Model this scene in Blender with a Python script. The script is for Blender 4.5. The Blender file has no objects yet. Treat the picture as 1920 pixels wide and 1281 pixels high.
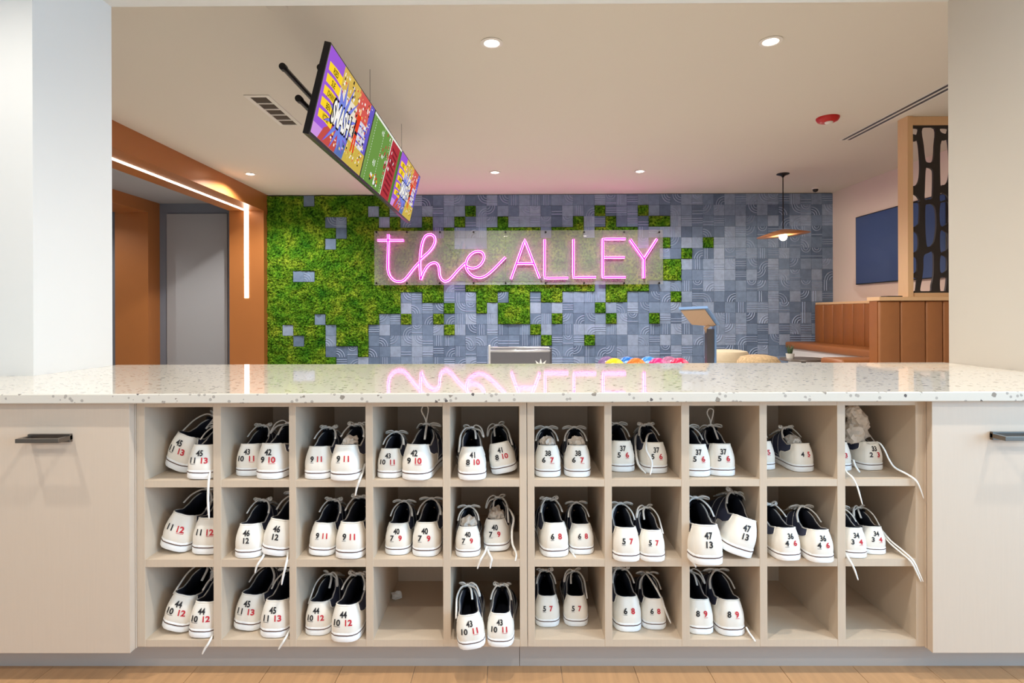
import bpy, bmesh, math, random
from mathutils import Vector, Matrix, noise

random.seed(7)
scene = bpy.context.scene
COL = scene.collection
R = math.radians

# ------------------------------------------------------------------ camera
F = 1050.0                      # focal length in pixels of a 1920x1281 frame
E = 1.094                       # eye height
VPX, VPY = 958.0, 588.0
ROT = Matrix.Rotation(R(0.30), 3, 'Z') @ Matrix.Rotation(R(90), 3, 'X') @ Matrix.Rotation(R(-0.20), 3, 'Z')
_d = ROT.transposed() @ Vector((0, 1, 0))
CX = VPX - F * _d.x / (-_d.z)
CY = VPY + F * _d.y / (-_d.z)
cam_data = bpy.data.cameras.new('camera')
cam = bpy.data.objects.new('camera', cam_data)
COL.objects.link(cam)
cam.matrix_world = Matrix.Translation((0, 0, E)) @ ROT.to_4x4()
cam_data.sensor_width = 36.0
cam_data.lens = F * 36.0 / 1920.0
cam_data.shift_x = (960.0 - CX) / 1920.0
cam_data.shift_y = (CY - 640.5) / 1920.0
cam_data.clip_start = 0.02
scene.camera = cam

# ------------------------------------------------------------------ view, world
scene.view_settings.view_transform = 'Standard'
scene.view_settings.look = 'None'
scene.view_settings.exposure = 0.0
scene.view_settings.gamma = 1.0
scene.view_settings.use_curve_mapping = False
scene.cycles.use_denoising = True
scene.cycles.max_bounces = 10
scene.cycles.diffuse_bounces = 5
scene.cycles.glossy_bounces = 4
scene.cycles.transparent_max_bounces = 12
scene.cycles.sample_clamp_indirect = 6.0
world = bpy.data.worlds.new('world')
scene.world = world
world.use_nodes = True
world.node_tree.nodes['Background'].inputs[0].default_value = (0.75, 0.87, 1.0, 1)
world.node_tree.nodes['Background'].inputs[1].default_value = 1.0

def area_light(name, loc, rot, sx, sy, power, color):
    l = bpy.data.lights.new(name, 'AREA')
    l.shape = 'RECTANGLE'; l.size = sx; l.size_y = sy
    l.energy = power; l.color = color
    o = bpy.data.objects.new(name, l); COL.objects.link(o)
    o.location = loc; o.rotation_euler = rot
    return o

def spot_light(name, loc, power, color, angle=130, radius=0.05, blend=0.6):
    l = bpy.data.lights.new(name, 'SPOT')
    l.energy = power; l.color = color; l.spot_size = R(angle); l.spot_blend = blend
    l.shadow_soft_size = radius
    o = bpy.data.objects.new(name, l); COL.objects.link(o)
    o.location = loc
    return o

# unseen area lights: assumed daylight from the right side, added light behind the camera
area_light('window_daylight_side', (4.38, -0.9, 1.55), (0, R(90), 0), 2.0, 3.4, 205, (0.36, 0.66, 1.0))
area_light('added_light_rear', (0.0, -3.88, 1.5), (R(90), 0, 0), 6.5, 2.0, 10, (1.0, 0.95, 0.88))

# ------------------------------------------------------------------ helpers
def ray(px, py):
    return ROT @ Vector(((px - CX) / F, -(py - CY) / F, -1.0))

def at(px, py, Y):
    d = ray(px, py)
    t = Y / d.y
    return Vector((d.x * t, Y, E + d.z * t))

def at_z(px, py, z):
    d = ray(px, py)
    t = (z - E) / d.z
    return Vector((d.x * t, d.y * t, z))

def lin(c):
    r = []
    for v in c:
        v = v / 255.0
        r.append(v / 12.92 if v <= 0.04045 else ((v + 0.055) / 1.055) ** 2.4)
    return tuple(r)

WO = {}          # world origin of unrotated objects

class MB:
    def __init__(s):
        s.v = []; s.f = []
    def add(s, vs, fs):
        n = len(s.v)
        s.v.extend([tuple(v) for v in vs])
        s.f.extend([tuple(i + n for i in f) for f in fs])
        return s
    def box(s, x0, x1, y0, y1, z0, z1, c=0.0):
        if c <= 0:
            vs = [(x0,y0,z0),(x1,y0,z0),(x1,y1,z0),(x0,y1,z0),(x0,y0,z1),(x1,y0,z1),(x1,y1,z1),(x0,y1,z1)]
            fs = [(0,3,2,1),(4,5,6,7),(0,1,5,4),(1,2,6,5),(2,3,7,6),(3,0,4,7)]
            return s.add(vs, fs)
        bm = bmesh.new()
        bmesh.ops.create_cube(bm, size=1)
        for v in bm.verts:
            v.co = Vector((x0 + (v.co.x + .5) * (x1 - x0), y0 + (v.co.y + .5) * (y1 - y0), z0 + (v.co.z + .5) * (z1 - z0)))
        bmesh.ops.bevel(bm, geom=bm.edges[:], offset=c, segments=2, affect='EDGES', profile=0.5)
        bm.verts.index_update()
        s.add([v.co[:] for v in bm.verts], [[v.index for v in f.verts] for f in bm.faces])
        bm.free()
        return s
    def prism(s, poly, d, n0=None):
        """poly: list of 3D points, d: extrusion vector"""
        n = len(poly); d = Vector(d)
        vs = [Vector(p) for p in poly] + [Vector(p) + d for p in poly]
        fs = [tuple(range(n - 1, -1, -1)), tuple(range(n, 2 * n))]
        for i in range(n):
            j = (i + 1) % n
            fs.append((i, j, j + n, i + n))
        return s.add(vs, fs)
    def tube(s, pts, r, n=6, flat=1.0, caps=True, closed=False):
        pts = [Vector(p) for p in pts]
        m = len(pts)
        vs = []; fs = []
        up = Vector((0, 0, 1))
        prev = None
        for i, p in enumerate(pts):
            if closed:
                t = pts[(i + 1) % m] - pts[i - 1]
            else:
                t = pts[min(i + 1, m - 1)] - pts[max(i - 1, 0)]
            if t.length < 1e-9: t = Vector((0, 1, 0))
            t.normalize()
            if prev is None:
                a = up if abs(t.z) < 0.9 else Vector((1, 0, 0))
                u = t.cross(a).normalized()
            else:
                u = (prev - t * prev.dot(t))
                if u.length < 1e-6: u = t.orthogonal()
                u.normalize()
            w = t.cross(u)
            prev = u
            rr = r[i] if isinstance(r, (list, tuple)) else r
            for k in range(n):
                a = 2 * math.pi * k / n
                vs.append(p + u * math.cos(a) * rr + w * math.sin(a) * rr * flat)
        mm = m if closed else m - 1
        for i in range(mm):
            for k in range(n):
                a = i * n + k; b = i * n + (k + 1) % n
                c = ((i + 1) % m) * n + (k + 1) % n; d = ((i + 1) % m) * n + k
                fs.append((a, b, c, d))
        if caps and not closed:
            fs.append(tuple(range(n - 1, -1, -1)))
            fs.append(tuple(range((m - 1) * n, m * n)))
        return s.add(vs, fs)
    def lathe(s, prof, n=24, c=(0, 0, 0), axis='Z'):
        """prof: list of (r, h)"""
        vs = []; fs = []
        m = len(prof)
        for (r, h) in prof:
            for k in range(n):
                a = 2 * math.pi * k / n
                x, y = r * math.cos(a), r * math.sin(a)
                if axis == 'Z': vs.append((c[0] + x, c[1] + y, c[2] + h))
                elif axis == 'Y': vs.append((c[0] + x, c[1] + h, c[2] + y))
                else: vs.append((c[0] + h, c[1] + x, c[2] + y))
        for i in range(m - 1):
            for k in range(n):
                fs.append((i * n + k, i * n + (k + 1) % n, (i + 1) * n + (k + 1) % n, (i + 1) * n + k))
        if prof[0][0] > 1e-6: fs.append(tuple(range(n - 1, -1, -1)))
        if prof[-1][0] > 1e-6: fs.append(tuple(range((m - 1) * n, m * n)))
        return s.add(vs, fs)
    def grid(s, rows):
        """rows: list of equally long lists of points"""
        n = len(rows[0]); m = len(rows)
        vs = [p for r in rows for p in r]
        fs = [(i * n + k, i * n + k + 1, (i + 1) * n + k + 1, (i + 1) * n + k) for i in range(m - 1) for k in range(n - 1)]
        return s.add(vs, fs)
    def mesh(s, name, smooth=False, origin=None, fix=True):
        me = bpy.data.meshes.new(name)
        o = Vector(origin) if origin is not None else Vector((0, 0, 0))
        me.from_pydata([(Vector(v) - o)[:] for v in s.v], [], s.f)
        me.validate()
        if fix:
            bm = bmesh.new(); bm.from_mesh(me)
            bmesh.ops.recalc_face_normals(bm, faces=bm.faces)
            bm.to_mesh(me); bm.free()
        if smooth is True:
            me.polygons.foreach_set('use_smooth', [True] * len(me.polygons))
        elif smooth:
            me.polygons.foreach_set('use_smooth', [True] * len(me.polygons))
            me.set_sharp_from_angle(angle=R(smooth))
        me.update()
        return me
    def base(s):
        xs = [v[0] for v in s.v]; ys = [v[1] for v in s.v]; zs = [v[2] for v in s.v]
        return Vector(((min(xs) + max(xs)) / 2, (min(ys) + max(ys)) / 2, min(zs)))
    def build(s, name, m, parent=None, smooth=False, origin=None, fix=True):
        """world-space coordinates; the parent (if any) is unrotated"""
        o = Vector(origin) if origin is not None else s.base()
        me = s.mesh(name, smooth, o, fix)
        ob = bpy.data.objects.new(name, me)
        me.materials.append(m)
        COL.objects.link(ob)
        if parent is not None:
            ob.parent = parent
            ob.location = o - WO[parent.name]
        else:
            ob.location = o
        WO[ob.name] = o
        return ob
    def local(s, name, m, parent, smooth=False, fix=True):
        """coordinates local to the parent"""
        me = s.mesh(name, smooth, None, fix)
        ob = bpy.data.objects.new(name, me)
        me.materials.append(m)
        COL.objects.link(ob)
        ob.parent = parent
        return ob

def inst(name, me, parent=None, loc=(0, 0, 0)):
    ob = bpy.data.objects.new(name, me)
    COL.objects.link(ob)
    if parent is not None: ob.parent = parent
    ob.location = loc
    return ob

def tag(o, label=None, cat=None, group=None, kind=None):
    if label: o['label'] = label
    if cat: o['category'] = cat
    if group: o['group'] = group
    if kind: o['kind'] = kind
    return o

def thing(name, loc, label, cat, group=None, rot=None):
    o = bpy.data.objects.new(name, None)
    o.empty_display_size = 0.05
    COL.objects.link(o)
    o.location = loc
    if rot: o.rotation_euler = rot
    WO[o.name] = Vector(loc)
    return tag(o, label, cat, group)

def struct(o):
    o['kind'] = 'structure'
    return o

def smoothpts(pts, n=6, closed=False):
    pts = [Vector(p) for p in pts]
    out = []
    m = len(pts)
    rng = m if closed else m - 1
    for i in range(rng):
        if closed:
            p0, p1, p2, p3 = pts[(i - 1) % m], pts[i], pts[(i + 1) % m], pts[(i + 2) % m]
        else:
            p0, p1, p2, p3 = pts[max(i - 1, 0)], pts[i], pts[i + 1], pts[min(i + 2, m - 1)]
        for k in range(n):
            t = k / n
            out.append(0.5 * ((2 * p1) + (p2 - p0) * t + (2 * p0 - 5 * p1 + 4 * p2 - p3) * t * t + (3 * p1 - p0 - 3 * p2 + p3) * t ** 3))
    if not closed: out.append(pts[-1])
    return out

def sstep(a, b, x):
    t = max(0, min(1, (x - a) / (b - a)))
    return t * t * (3 - 2 * t)

def interp(tbl, x):
    if x <= tbl[0][0]: return tbl[0][1]
    for (a, va), (b, vb) in zip(tbl, tbl[1:]):
        if x <= b: return va + (vb - va) * (x - a) / (b - a)
    return tbl[-1][1]

# ------------------------------------------------------------------ materials
def mat(name, c, rough=0.5, metal=0.0, emis=None, estr=0.0, spec=0.5, coat=0.0, var=0.0, vscale=8.0, stretch=(1, 1, 1), bump=0.0, bscale=40.0):
    m = bpy.data.materials.new(name)
    m.use_nodes = True
    nt = m.node_tree; b = nt.nodes['Principled BSDF']
    col = lin(c)
    b.inputs['Base Color'].default_value = (*col, 1)
    b.inputs['Roughness'].default_value = rough
    b.inputs['Metallic'].default_value = metal
    b.inputs['Specular IOR Level'].default_value = spec
    b.inputs['Coat Weight'].default_value = coat
    if emis:
        b.inputs['Emission Color'].default_value = (*lin(emis), 1)
        b.inputs['Emission Strength'].default_value = estr
    if var > 0 or bump > 0:
        tc = nt.nodes.new('ShaderNodeTexCoord'); mp = nt.nodes.new('ShaderNodeMapping')
        mp.inputs['Scale'].default_value = stretch
        nt.links.new(tc.outputs['Object'], mp.inputs[0])
        if var > 0:
            nz = nt.nodes.new('ShaderNodeTexNoise'); nz.inputs['Scale'].default_value = vscale; nz.inputs['Detail'].default_value = 5
            nt.links.new(mp.outputs[0], nz.inputs['Vector'])
            mx = nt.nodes.new('ShaderNodeMix'); mx.data_type = 'RGBA'
            mx.inputs[6].default_value = (*[v * (1 - var) for v in col], 1)
            mx.inputs[7].default_value = (*[min(1, v * (1 + var)) for v in col], 1)
            nt.links.new(nz.outputs[0], mx.inputs[0])
            nt.links.new(mx.outputs[2], b.inputs['Base Color'])
        if bump > 0:
            n2 = nt.nodes.new('ShaderNodeTexNoise'); n2.inputs['Scale'].default_value = bscale; n2.inputs['Detail'].default_value = 3
            nt.links.new(mp.outputs[0], n2.inputs['Vector'])
            bp = nt.nodes.new('ShaderNodeBump'); bp.inputs['Strength'].default_value = bump; bp.inputs['Distance'].default_value = 0.01
            nt.links.new(n2.outputs[0], bp.inputs['Height'])
            nt.links.new(bp.outputs[0], b.inputs['Normal'])
    return m

def emit(name, c, s):
    m = bpy.data.materials.new(name); m.use_nodes = True
    nt = m.node_tree; nt.nodes.clear()
    e = nt.nodes.new('ShaderNodeEmission'); o = nt.nodes.new('ShaderNodeOutputMaterial')
    e.inputs[0].default_value = (*lin(c), 1); e.inputs[1].default_value = s
    nt.links.new(e.outputs[0], o.inputs[0])
    return m

def ramp(nt, stops, interp_='LINEAR'):
    r = nt.nodes.new('ShaderNodeValToRGB'); r.color_ramp.interpolation = interp_
    el = r.color_ramp.elements
    while len(el) < len(stops): el.new(0.5)
    for e, (p, c) in zip(el, stops):
        e.position = p; e.color = (*c, 1)
    return r

def moss_material():
    m = mat('moss', (90, 130, 40), 0.95, spec=0.1)
    nt = m.node_tree; b = nt.nodes['Principled BSDF']
    g = nt.nodes.new('ShaderNodeNewGeometry')
    n1 = nt.nodes.new('ShaderNodeTexNoise'); n1.inputs['Scale'].default_value = 3.2; n1.inputs['Detail'].default_value = 3
    n2 = nt.nodes.new('ShaderNodeTexNoise'); n2.inputs['Scale'].default_value = 26; n2.inputs['Detail'].default_value = 6
    for n in (n1, n2): nt.links.new(g.outputs['Position'], n.inputs['Vector'])
    r1 = ramp(nt, [(0.30, lin((66, 132, 40))), (0.48, lin((112, 164, 46))), (0.68, lin((168, 190, 66)))])
    r2 = ramp(nt, [(0.34, lin((84, 110, 80))), (0.5, lin((200, 214, 184))), (0.64, lin((255, 255, 236)))])
    nt.links.new(n1.outputs[0], r1.inputs[0]); nt.links.new(n2.outputs[0], r2.inputs[0])
    mx = nt.nodes.new('ShaderNodeMix'); mx.data_type = 'RGBA'; mx.blend_type = 'MULTIPLY'; mx.inputs[0].default_value = 1
    nt.links.new(r1.outputs[0], mx.inputs[6]); nt.links.new(r2.outputs[0], mx.inputs[7])
    nt.links.new(mx.outputs[2], b.inputs['Base Color'])
    bp = nt.nodes.new('ShaderNodeBump'); bp.inputs['Strength'].default_value = 1.0; bp.inputs['Distance'].default_value = 0.03
    n3 = nt.nodes.new('ShaderNodeTexNoise'); n3.inputs['Scale'].default_value = 45; n3.inputs['Detail'].default_value = 4
    nt.links.new(g.outputs['Position'], n3.inputs['Vector'])
    nt.links.new(n3.outputs[0], bp.inputs['Height']); nt.links.new(bp.outputs[0], b.inputs['Normal'])
    return m

def tile_material(x0, z0, p):
    m = mat('felt_tile', (120, 132, 160), 0.7, spec=0.25)
    nt = m.node_tree; b = nt.nodes['Principled BSDF']
    g = nt.nodes.new('ShaderNodeNewGeometry')
    mp = nt.nodes.new('ShaderNodeMapping'); mp.vector_type = 'POINT'
    mp.inputs['Location'].default_value = (-x0 / p, 0, -z0 / p)
    mp.inputs['Scale'].default_value = (1 / p, 0.0, 1 / p)
    nt.links.new(g.outputs['Position'], mp.inputs[0])
    fl = nt.nodes.new('ShaderNodeVectorMath'); fl.operation = 'FLOOR'
    nt.links.new(mp.outputs[0], fl.inputs[0])
    wn = nt.nodes.new('ShaderNodeTexWhiteNoise'); wn.noise_dimensions = '3D'
    nt.links.new(fl.outputs[0], wn.inputs[0])
    r = ramp(nt, [(0.0, lin((96, 116, 146))), (0.5, lin((122, 144, 176))), (1.0, lin((158, 176, 206)))])
    nt.links.new(wn.outputs[0], r.inputs[0])
    nz = nt.nodes.new('ShaderNodeTexNoise'); nz.inputs['Scale'].default_value = 14; nz.inputs['Detail'].default_value = 4
    nt.links.new(g.outputs['Position'], nz.inputs['Vector'])
    r2 = ramp(nt, [(0.3, (0.78, 0.78, 0.78)), (0.7, (1, 1, 1))])
    nt.links.new(nz.outputs[0], r2.inputs[0])
    mx = nt.nodes.new('ShaderNodeMix'); mx.data_type = 'RGBA'; mx.blend_type = 'MULTIPLY'; mx.inputs[0].default_value = 1
    nt.links.new(r.outputs[0], mx.inputs[6]); nt.links.new(r2.outputs[0], mx.inputs[7])
    nt.links.new(mx.outputs[2], b.inputs['Base Color'])
    return m

def terrazzo_material():
    m = mat('terrazzo', (222, 218, 208), 0.035, spec=0.55, coat=0.0)
    nt = m.node_tree; b = nt.nodes['Principled BSDF']
    b.inputs['Coat Roughness'].default_value = 0.03
    g = nt.nodes.new('ShaderNodeNewGeometry')
    prev = None
    base = lin((218, 211, 198))
    for k, (sc, thr, size, cc) in enumerate([(34, 0.74, 0.30, (150, 140, 128)), (70, 0.72, 0.32, (176, 168, 158)), (48, 0.86, 0.26, (98, 92, 90))]):
        vo = nt.nodes.new('ShaderNodeTexVoronoi'); vo.inputs['Scale'].default_value = sc; vo.inputs['Randomness'].default_value = 1
        vo.distance = 'MANHATTAN' if k != 1 else 'EUCLIDEAN'
        mp = nt.nodes.new('ShaderNodeMapping'); mp.inputs['Location'].default_value = (k * 3.1, k * 1.7, k); mp.inputs['Rotation'].default_value = (0.2 * k, 0.3, 0.5 + k)
        nt.links.new(g.outputs['Position'], mp.inputs[0]); nt.links.new(mp.outputs[0], vo.inputs['Vector'])
        sep = nt.nodes.new('ShaderNodeSeparateColor'); nt.links.new(vo.outputs['Color'], sep.inputs[0])
        a = nt.nodes.new('ShaderNodeMath'); a.operation = 'GREATER_THAN'; a.inputs[1].default_value = thr
        nt.links.new(sep.outputs[0], a.inputs[0])
        d = nt.nodes.new('ShaderNodeMath'); d.operation = 'LESS_THAN'; d.inputs[1].default_value = size + (0.08 if k != 1 else 0)
        nt.links.new(vo.outputs['Distance'], d.inputs[0])
        mu = nt.nodes.new('ShaderNodeMath'); mu.operation = 'MULTIPLY'
        nt.links.new(a.outputs[0], mu.inputs[0]); nt.links.new(d.outputs[0], mu.inputs[1])
        mx = nt.nodes.new('ShaderNodeMix'); mx.data_type = 'RGBA'
        nt.links.new(mu.outputs[0], mx.inputs[0])
        if prev is None: mx.inputs[6].default_value = (*base, 1)
        else: nt.links.new(prev.outputs[2], mx.inputs[6])
        mx.inputs[7].default_value = (*lin(cc), 1)
        prev = mx
    nt.links.new(prev.outputs[2], b.inputs['Base Color'])
    return m

def acrylic_material():
    m = bpy.data.materials.new('acrylic'); m.use_nodes = True
    nt = m.node_tree; nt.nodes.clear()
    o = nt.nodes.new('ShaderNodeOutputMaterial')
    t = nt.nodes.new('ShaderNodeBsdfTransparent'); t.inputs[0].default_value = (0.93, 0.95, 0.95, 1)
    d = nt.nodes.new('ShaderNodeBsdfDiffuse'); d.inputs[0].default_value = (*lin((225, 228, 226)), 1)
    gl = nt.nodes.new('ShaderNodeBsdfGlossy'); gl.inputs['Roughness'].default_value = 0.02
    m1 = nt.nodes.new('ShaderNodeMixShader'); m1.inputs[0].default_value = 0.11
    m2 = nt.nodes.new('ShaderNodeMixShader'); m2.inputs[0].default_value = 0.09
    nt.links.new(t.outputs[0], m1.inputs[1]); nt.links.new(d.outputs[0], m1.inputs[2])
    nt.links.new(m1.outputs[0], m2.inputs[1]); nt.links.new(gl.outputs[0], m2.inputs[2])
    nt.links.new(m2.outputs[0], o.inputs[0])
    return m

M = {}
M['wall_white'] = mat('wall_white', (216, 215, 211), 0.75, var=0.015, vscale=2)
M['wall_beige'] = mat('wall_beige', (206, 199, 188), 0.8)  # same paint as wall_white, with the right pier's shade mixed into the colour
M['wall_pink'] = mat('wall_pink', (228, 212, 202), 0.8)
M['ceiling'] = mat('ceiling_paint', (222, 216, 203), 0.85)
M['brown'] = mat('bronze_brown', (176, 112, 60), 0.36, 0.2, spec=0.5, var=0.05, vscale=3)
M['grey_wall'] = mat('grey_paint', (158, 160, 165), 0.7)
M['grey_wall2'] = mat('grey_paint_dark', (116, 124, 138), 0.7)
M['floor_far'] = mat('floor_far', (196, 192, 184), 0.4, var=0.1, vscale=3, stretch=(1, 6, 1))
M['oak'] = mat('oak_plank', (196, 152, 108), 0.42, var=0.22, vscale=5, stretch=(9, 0.7, 1))
M['laminate'] = mat('laminate', (212, 194, 174), 0.5, var=0.03, vscale=30, stretch=(6, 6, 0.3))
M['cubby'] = mat('cubby_wood', (208, 189, 166), 0.55, var=0.05, vscale=20, stretch=(14, 14, 0.6))
M['kick'] = mat('kick_laminate', (186, 176, 166), 0.5)
M['terrazzo'] = terrazzo_material()
M['gunmetal'] = mat('gunmetal', (120, 112, 104), 0.3, 0.9)
M['black_metal'] = mat('black_metal', (22, 20, 20), 0.4, 0.3)
M['black_plastic'] = mat('black_plastic', (18, 18, 22), 0.3)
M['white_metal'] = mat('white_metal', (228, 224, 216), 0.5)
M['dark_void'] = mat('duct_dark', (95, 85, 75), 0.9)
M['tan_wood'] = mat('light_wood', (222, 184, 140), 0.5, var=0.06, vscale=10, stretch=(10, 10, 0.6))
M['leather'] = mat('tan_leather', (150, 92, 46), 0.42, var=0.08, vscale=12, bump=0.05, bscale=120)
M['leather_dull'] = mat('brown_leather', (158, 104, 62), 0.5, var=0.08, vscale=12, bump=0.05, bscale=120)
M['lattice'] = mat('lattice_black', (42, 38, 36), 0.55)
M['red'] = mat('alarm_red', (190, 24, 20), 0.3)
M['stainless'] = mat('stainless', (132, 134, 142), 0.28, 0.9)
M['steel_bright'] = mat('steel_bright', (226, 230, 236), 0.25, 0.5)
M['tan_board'] = mat('kiosk_back', (208, 176, 146), 0.6)
M['kiosk'] = mat('kiosk_blue', (128, 166, 216), 0.4, 0.2)
M['kiosk_post'] = mat('kiosk_post', (92, 92, 100), 0.4, 0.4)
M['cream_fabric'] = mat('cream_fabric', (214, 200, 172), 0.9, var=0.06, vscale=20)
M['pot_white'] = mat('pot_white', (228, 228, 222), 0.4)
M['leaf'] = mat('succulent_leaf', (70, 92, 62), 0.6, var=0.2, vscale=40)
M['table_dark'] = mat('table_dark', (92, 82, 74), 0.35)
M['tv_navy'] = mat('tv_screen_off', (66, 84, 130), 0.08, spec=0.7)
M['acrylic'] = acrylic_material()
M['neon_core'] = emit('neon_core', (255, 96, 208), 11.5)
M['neon_jacket'] = emit('neon_jacket', (255, 0, 184), 1.35)  # emissive magenta that paints the halo around the tubes
M['led'] = emit('led_strip', (255, 236, 214), 14.0)
M['lens'] = emit('downlight_lens', (255, 240, 222), 25.0)
M['bulb'] = emit('bulb', (255, 236, 205), 20.0)
M['copper'] = mat('copper_shade', (196, 134, 84), 0.4, 0.3)
M['cream_shade'] = mat('shade_inside', (250, 228, 180), 0.5)
M['moss'] = moss_material()
M['cream'] = mat('shoe_heel_leather', (246, 240, 228), 0.38, var=0.015, vscale=30)
M['navy'] = mat('shoe_navy', (74, 78, 100), 0.55, var=0.12, vscale=60)
M['lining'] = mat('shoe_lining', (34, 36, 48), 0.8)
M['sole'] = mat('shoe_sole', (252, 252, 250), 0.45)
M['stripe'] = mat('sole_stripe', (92, 62, 50), 0.6)
M['piping'] = mat('shoe_piping', (200, 196, 190), 0.6)
M['lace'] = mat('lace', (242, 238, 230), 0.8)
M['ink'] = mat('number_black', (34, 32, 34), 0.6)
M['ink_red'] = mat('number_red', (200, 36, 52), 0.6)
M['paper'] = mat('packing_paper', (228, 214, 198), 0.85, var=0.08, vscale=30)
M['tissue'] = mat('tissue', (226, 222, 214), 0.9)

# ------------------------------------------------------------------ dimensions
S = 0.0016                      # metres per pixel on the cubby front plane
D = F * S                       # 1.68, distance of that plane
YD = 1.652                      # cabinet door faces
YC = 1.630                      # counter front edge
ZT = E - 149 / F * YC           # counter top
ZB = ZT - 0.0285                # counter underside
Y_W0, Y_W1 = 2.13, 2.555        # front partition wall
XL, XR = -1.825, 1.99            # its opening
HC = E + 2.275                  # back room ceiling
YB = 10.70                      # back wall
X_RW = 6.12                     # back room right wall
XF = -4.64                      # brown fascia
ZH = 2.505                      # header underside
def fx(px): return (px - VPX) * S
def fz(py): return E - (py - VPY) * S

# ------------------------------------------------------------------ setting: front room
struct(MB().box(-4.5, 4.5, -4.0, 1.95, -0.06, -0.004).build('floor_front', M['floor_far']))
FLOOR = struct(MB().box(-4.5, 4.5, -1.6, 1.95, -0.004, -0.002).build('floor', M['floor_far']))
i = 0
x = -3.0
pm = MB().box(0.0008, 0.2242, 0, 1.7, 0, 0.004).mesh('plank'); pm.materials.append(M['oak'])
while x < 3.0:
    off = [0, -0.62, -0.31, -0.93][i % 4]
    for k in range(3):
        y0 = -1.5 + off + k * 1.7
        if y0 > 1.9 or y0 < -1.61: continue
        if y0 + 1.7 > 1.94:
            q = MB().box(x + 0.0008, x + 0.2242, y0, 1.94, -0.002, 0.002).build('plank', M['oak'], FLOOR)
        else:
            q = inst('plank', pm, FLOOR, Vector((x, y0, -0.002)) - WO['floor'])
    x += 0.225; i += 1
struct(MB().box(-4.5, 4.5, -4.0, Y_W1, 2.75, 2.85).build('ceiling_front', M['wall_white']))
struct(MB().box(-4.6, -4.5, -4.0, Y_W0, 0, 2.75).build('wall_left_front', M['wall_white']))
# right front wall with an opening for the assumed side window
rw = MB()
rw.box(4.5, 4.6, -4.0, -2.7, 0, 2.75); rw.box(4.5, 4.6, 0.9, Y_W0, 0, 2.75)
rw.box(4.5, 4.6, -2.7, 0.9, 0, 0.5); rw.box(4.5, 4.6, -2.7, 0.9, 2.6, 2.75)
struct(rw.build('wall_right_front', M['wall_white']))
w1 = MB()
for y in (-2.7, -1.5, -0.3, 0.84): w1.box(4.5, 4.6, y, y + 0.06, 0.5, 2.6)
w1.box(4.5, 4.6, -2.7, 0.9, 0.5, 0.56); w1.box(4.5, 4.6, -2.7, 0.9, 2.54, 2.6)
struct(w1.build('window_1', M['black_metal']))  # unseen window, assumed for the cool side daylight
bw = MB()  # rear wall, with an opening for the added window
bw.box(-4.6, -3.3, -4.1, -4.0, 0, 2.75); bw.box(3.3, 4.6, -4.1, -4.0, 0, 2.75)
bw.box(-3.3, 3.3, -4.1, -4.0, 0, 0.45); bw.box(-3.3, 3.3, -4.1, -4.0, 2.55, 2.75)
struct(bw.build('wall_rear_front', M['wall_white']))
w2 = MB()
for xx in (-3.3, -1.65, -0.03, 1.6, 3.24): w2.box(xx, xx + 0.06, -4.1, -4.0, 0.45, 2.55)
w2.box(-3.3, 3.3, -4.1, -4.0, 0.45, 0.51); w2.box(-3.3, 3.3, -4.1, -4.0, 2.49, 2.55)
struct(w2.build('window_2', M['black_metal']))  # unseen window, added to go with the rear area light

# partition between the rooms, with its wide opening
struct(MB().box(-4.6, XL, Y_W0, Y_W1, 0, 3.45).build('wall_left', M['wall_white']))
struct(MB().box(XR, 6.22, Y_W0, Y_W1, 0, 3.45).build('wall_right', M['wall_beige']))
struct(MB().box(XL, XR, Y_W0, Y_W1, ZH, 3.45).build('wall_header', M['wall_white']))

# ------------------------------------------------------------------ setting: back room
struct(MB().box(-9.2, X_RW + 0.1, 1.95, 11.1, -0.06, -0.004).build('floor_back', M['floor_far']))
struct(MB().box(XF, X_RW + 0.1, Y_W1, YB + 0.1, HC, HC + 0.1).build('ceiling', M['ceiling']))
struct(MB().box(-9.2, XF - 0.65, Y_W1, 11.1, E + 2.18, HC + 0.1).build('ceiling_alcove', M['grey_wall']))
struct(MB().box(X_RW, X_RW + 0.1, Y_W1, YB + 0.1, 0, HC).build('wall_right_back', M['wall_pink']))
struct(MB().box(-9.2, -9.1, Y_W1, 11.1, 0, HC).build('wall_left_back', M['grey_wall']))
struct(MB().box(-9.2, -4.6, Y_W1 - 0.1, Y_W1, 0, HC + 0.1).build('wall_alcove_near', M['grey_wall']))
GB = struct(MB().box(-9.2, XF - 0.65, 10.95, 11.1, 0, E + 2.18).build('wall_alcove_back', M['grey_wall2']))
xa, xb = at(313, 500, 10.93).x, at(426, 500, 10.93).x
tag(MB().box(xa, xb, 10.925, 10.95, 0, at(370, 401, 10.925).z).build('wall_panel', M['grey_wall'], GB))

# brown portals with light lines
def portal(nm, x0, x1, ztop, zsof, y_end, y_back, led):
    p = struct(MB().box(x0, x1, Y_W1, y_back, zsof, ztop).build(nm, M['brown']))
    MB().box(x0, x1, y_end, y_back, 0, zsof).build('portal_post', M['brown'], p)
    MB().box(x0, x1, Y_W1, Y_W1 + 0.3, 0, zsof).build('portal_post', M['brown'], p)
    if led:
        xc = (x0 + x1) / 2
        a = MB().box(xc - 0.028, xc + 0.028, Y_W1 + 0.3, y_end, zsof - 0.006, zsof + 0.01).build('light_line', M['led'], p)
        MB().box(xc - 0.04, xc + 0.04, y_end - 0.006, y_end + 0.01, E + 0.31, zsof).build('light_line', M['led'], p)
    return p
portal('trim_1', XF - 0.65, XF, HC + 0.1, E + 1.95, 10.5, 11.0, True)
portal('trim_2', -7.52, -6.885, E + 2.2, E + 1.95, 10.6, 10.96, False)

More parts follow.
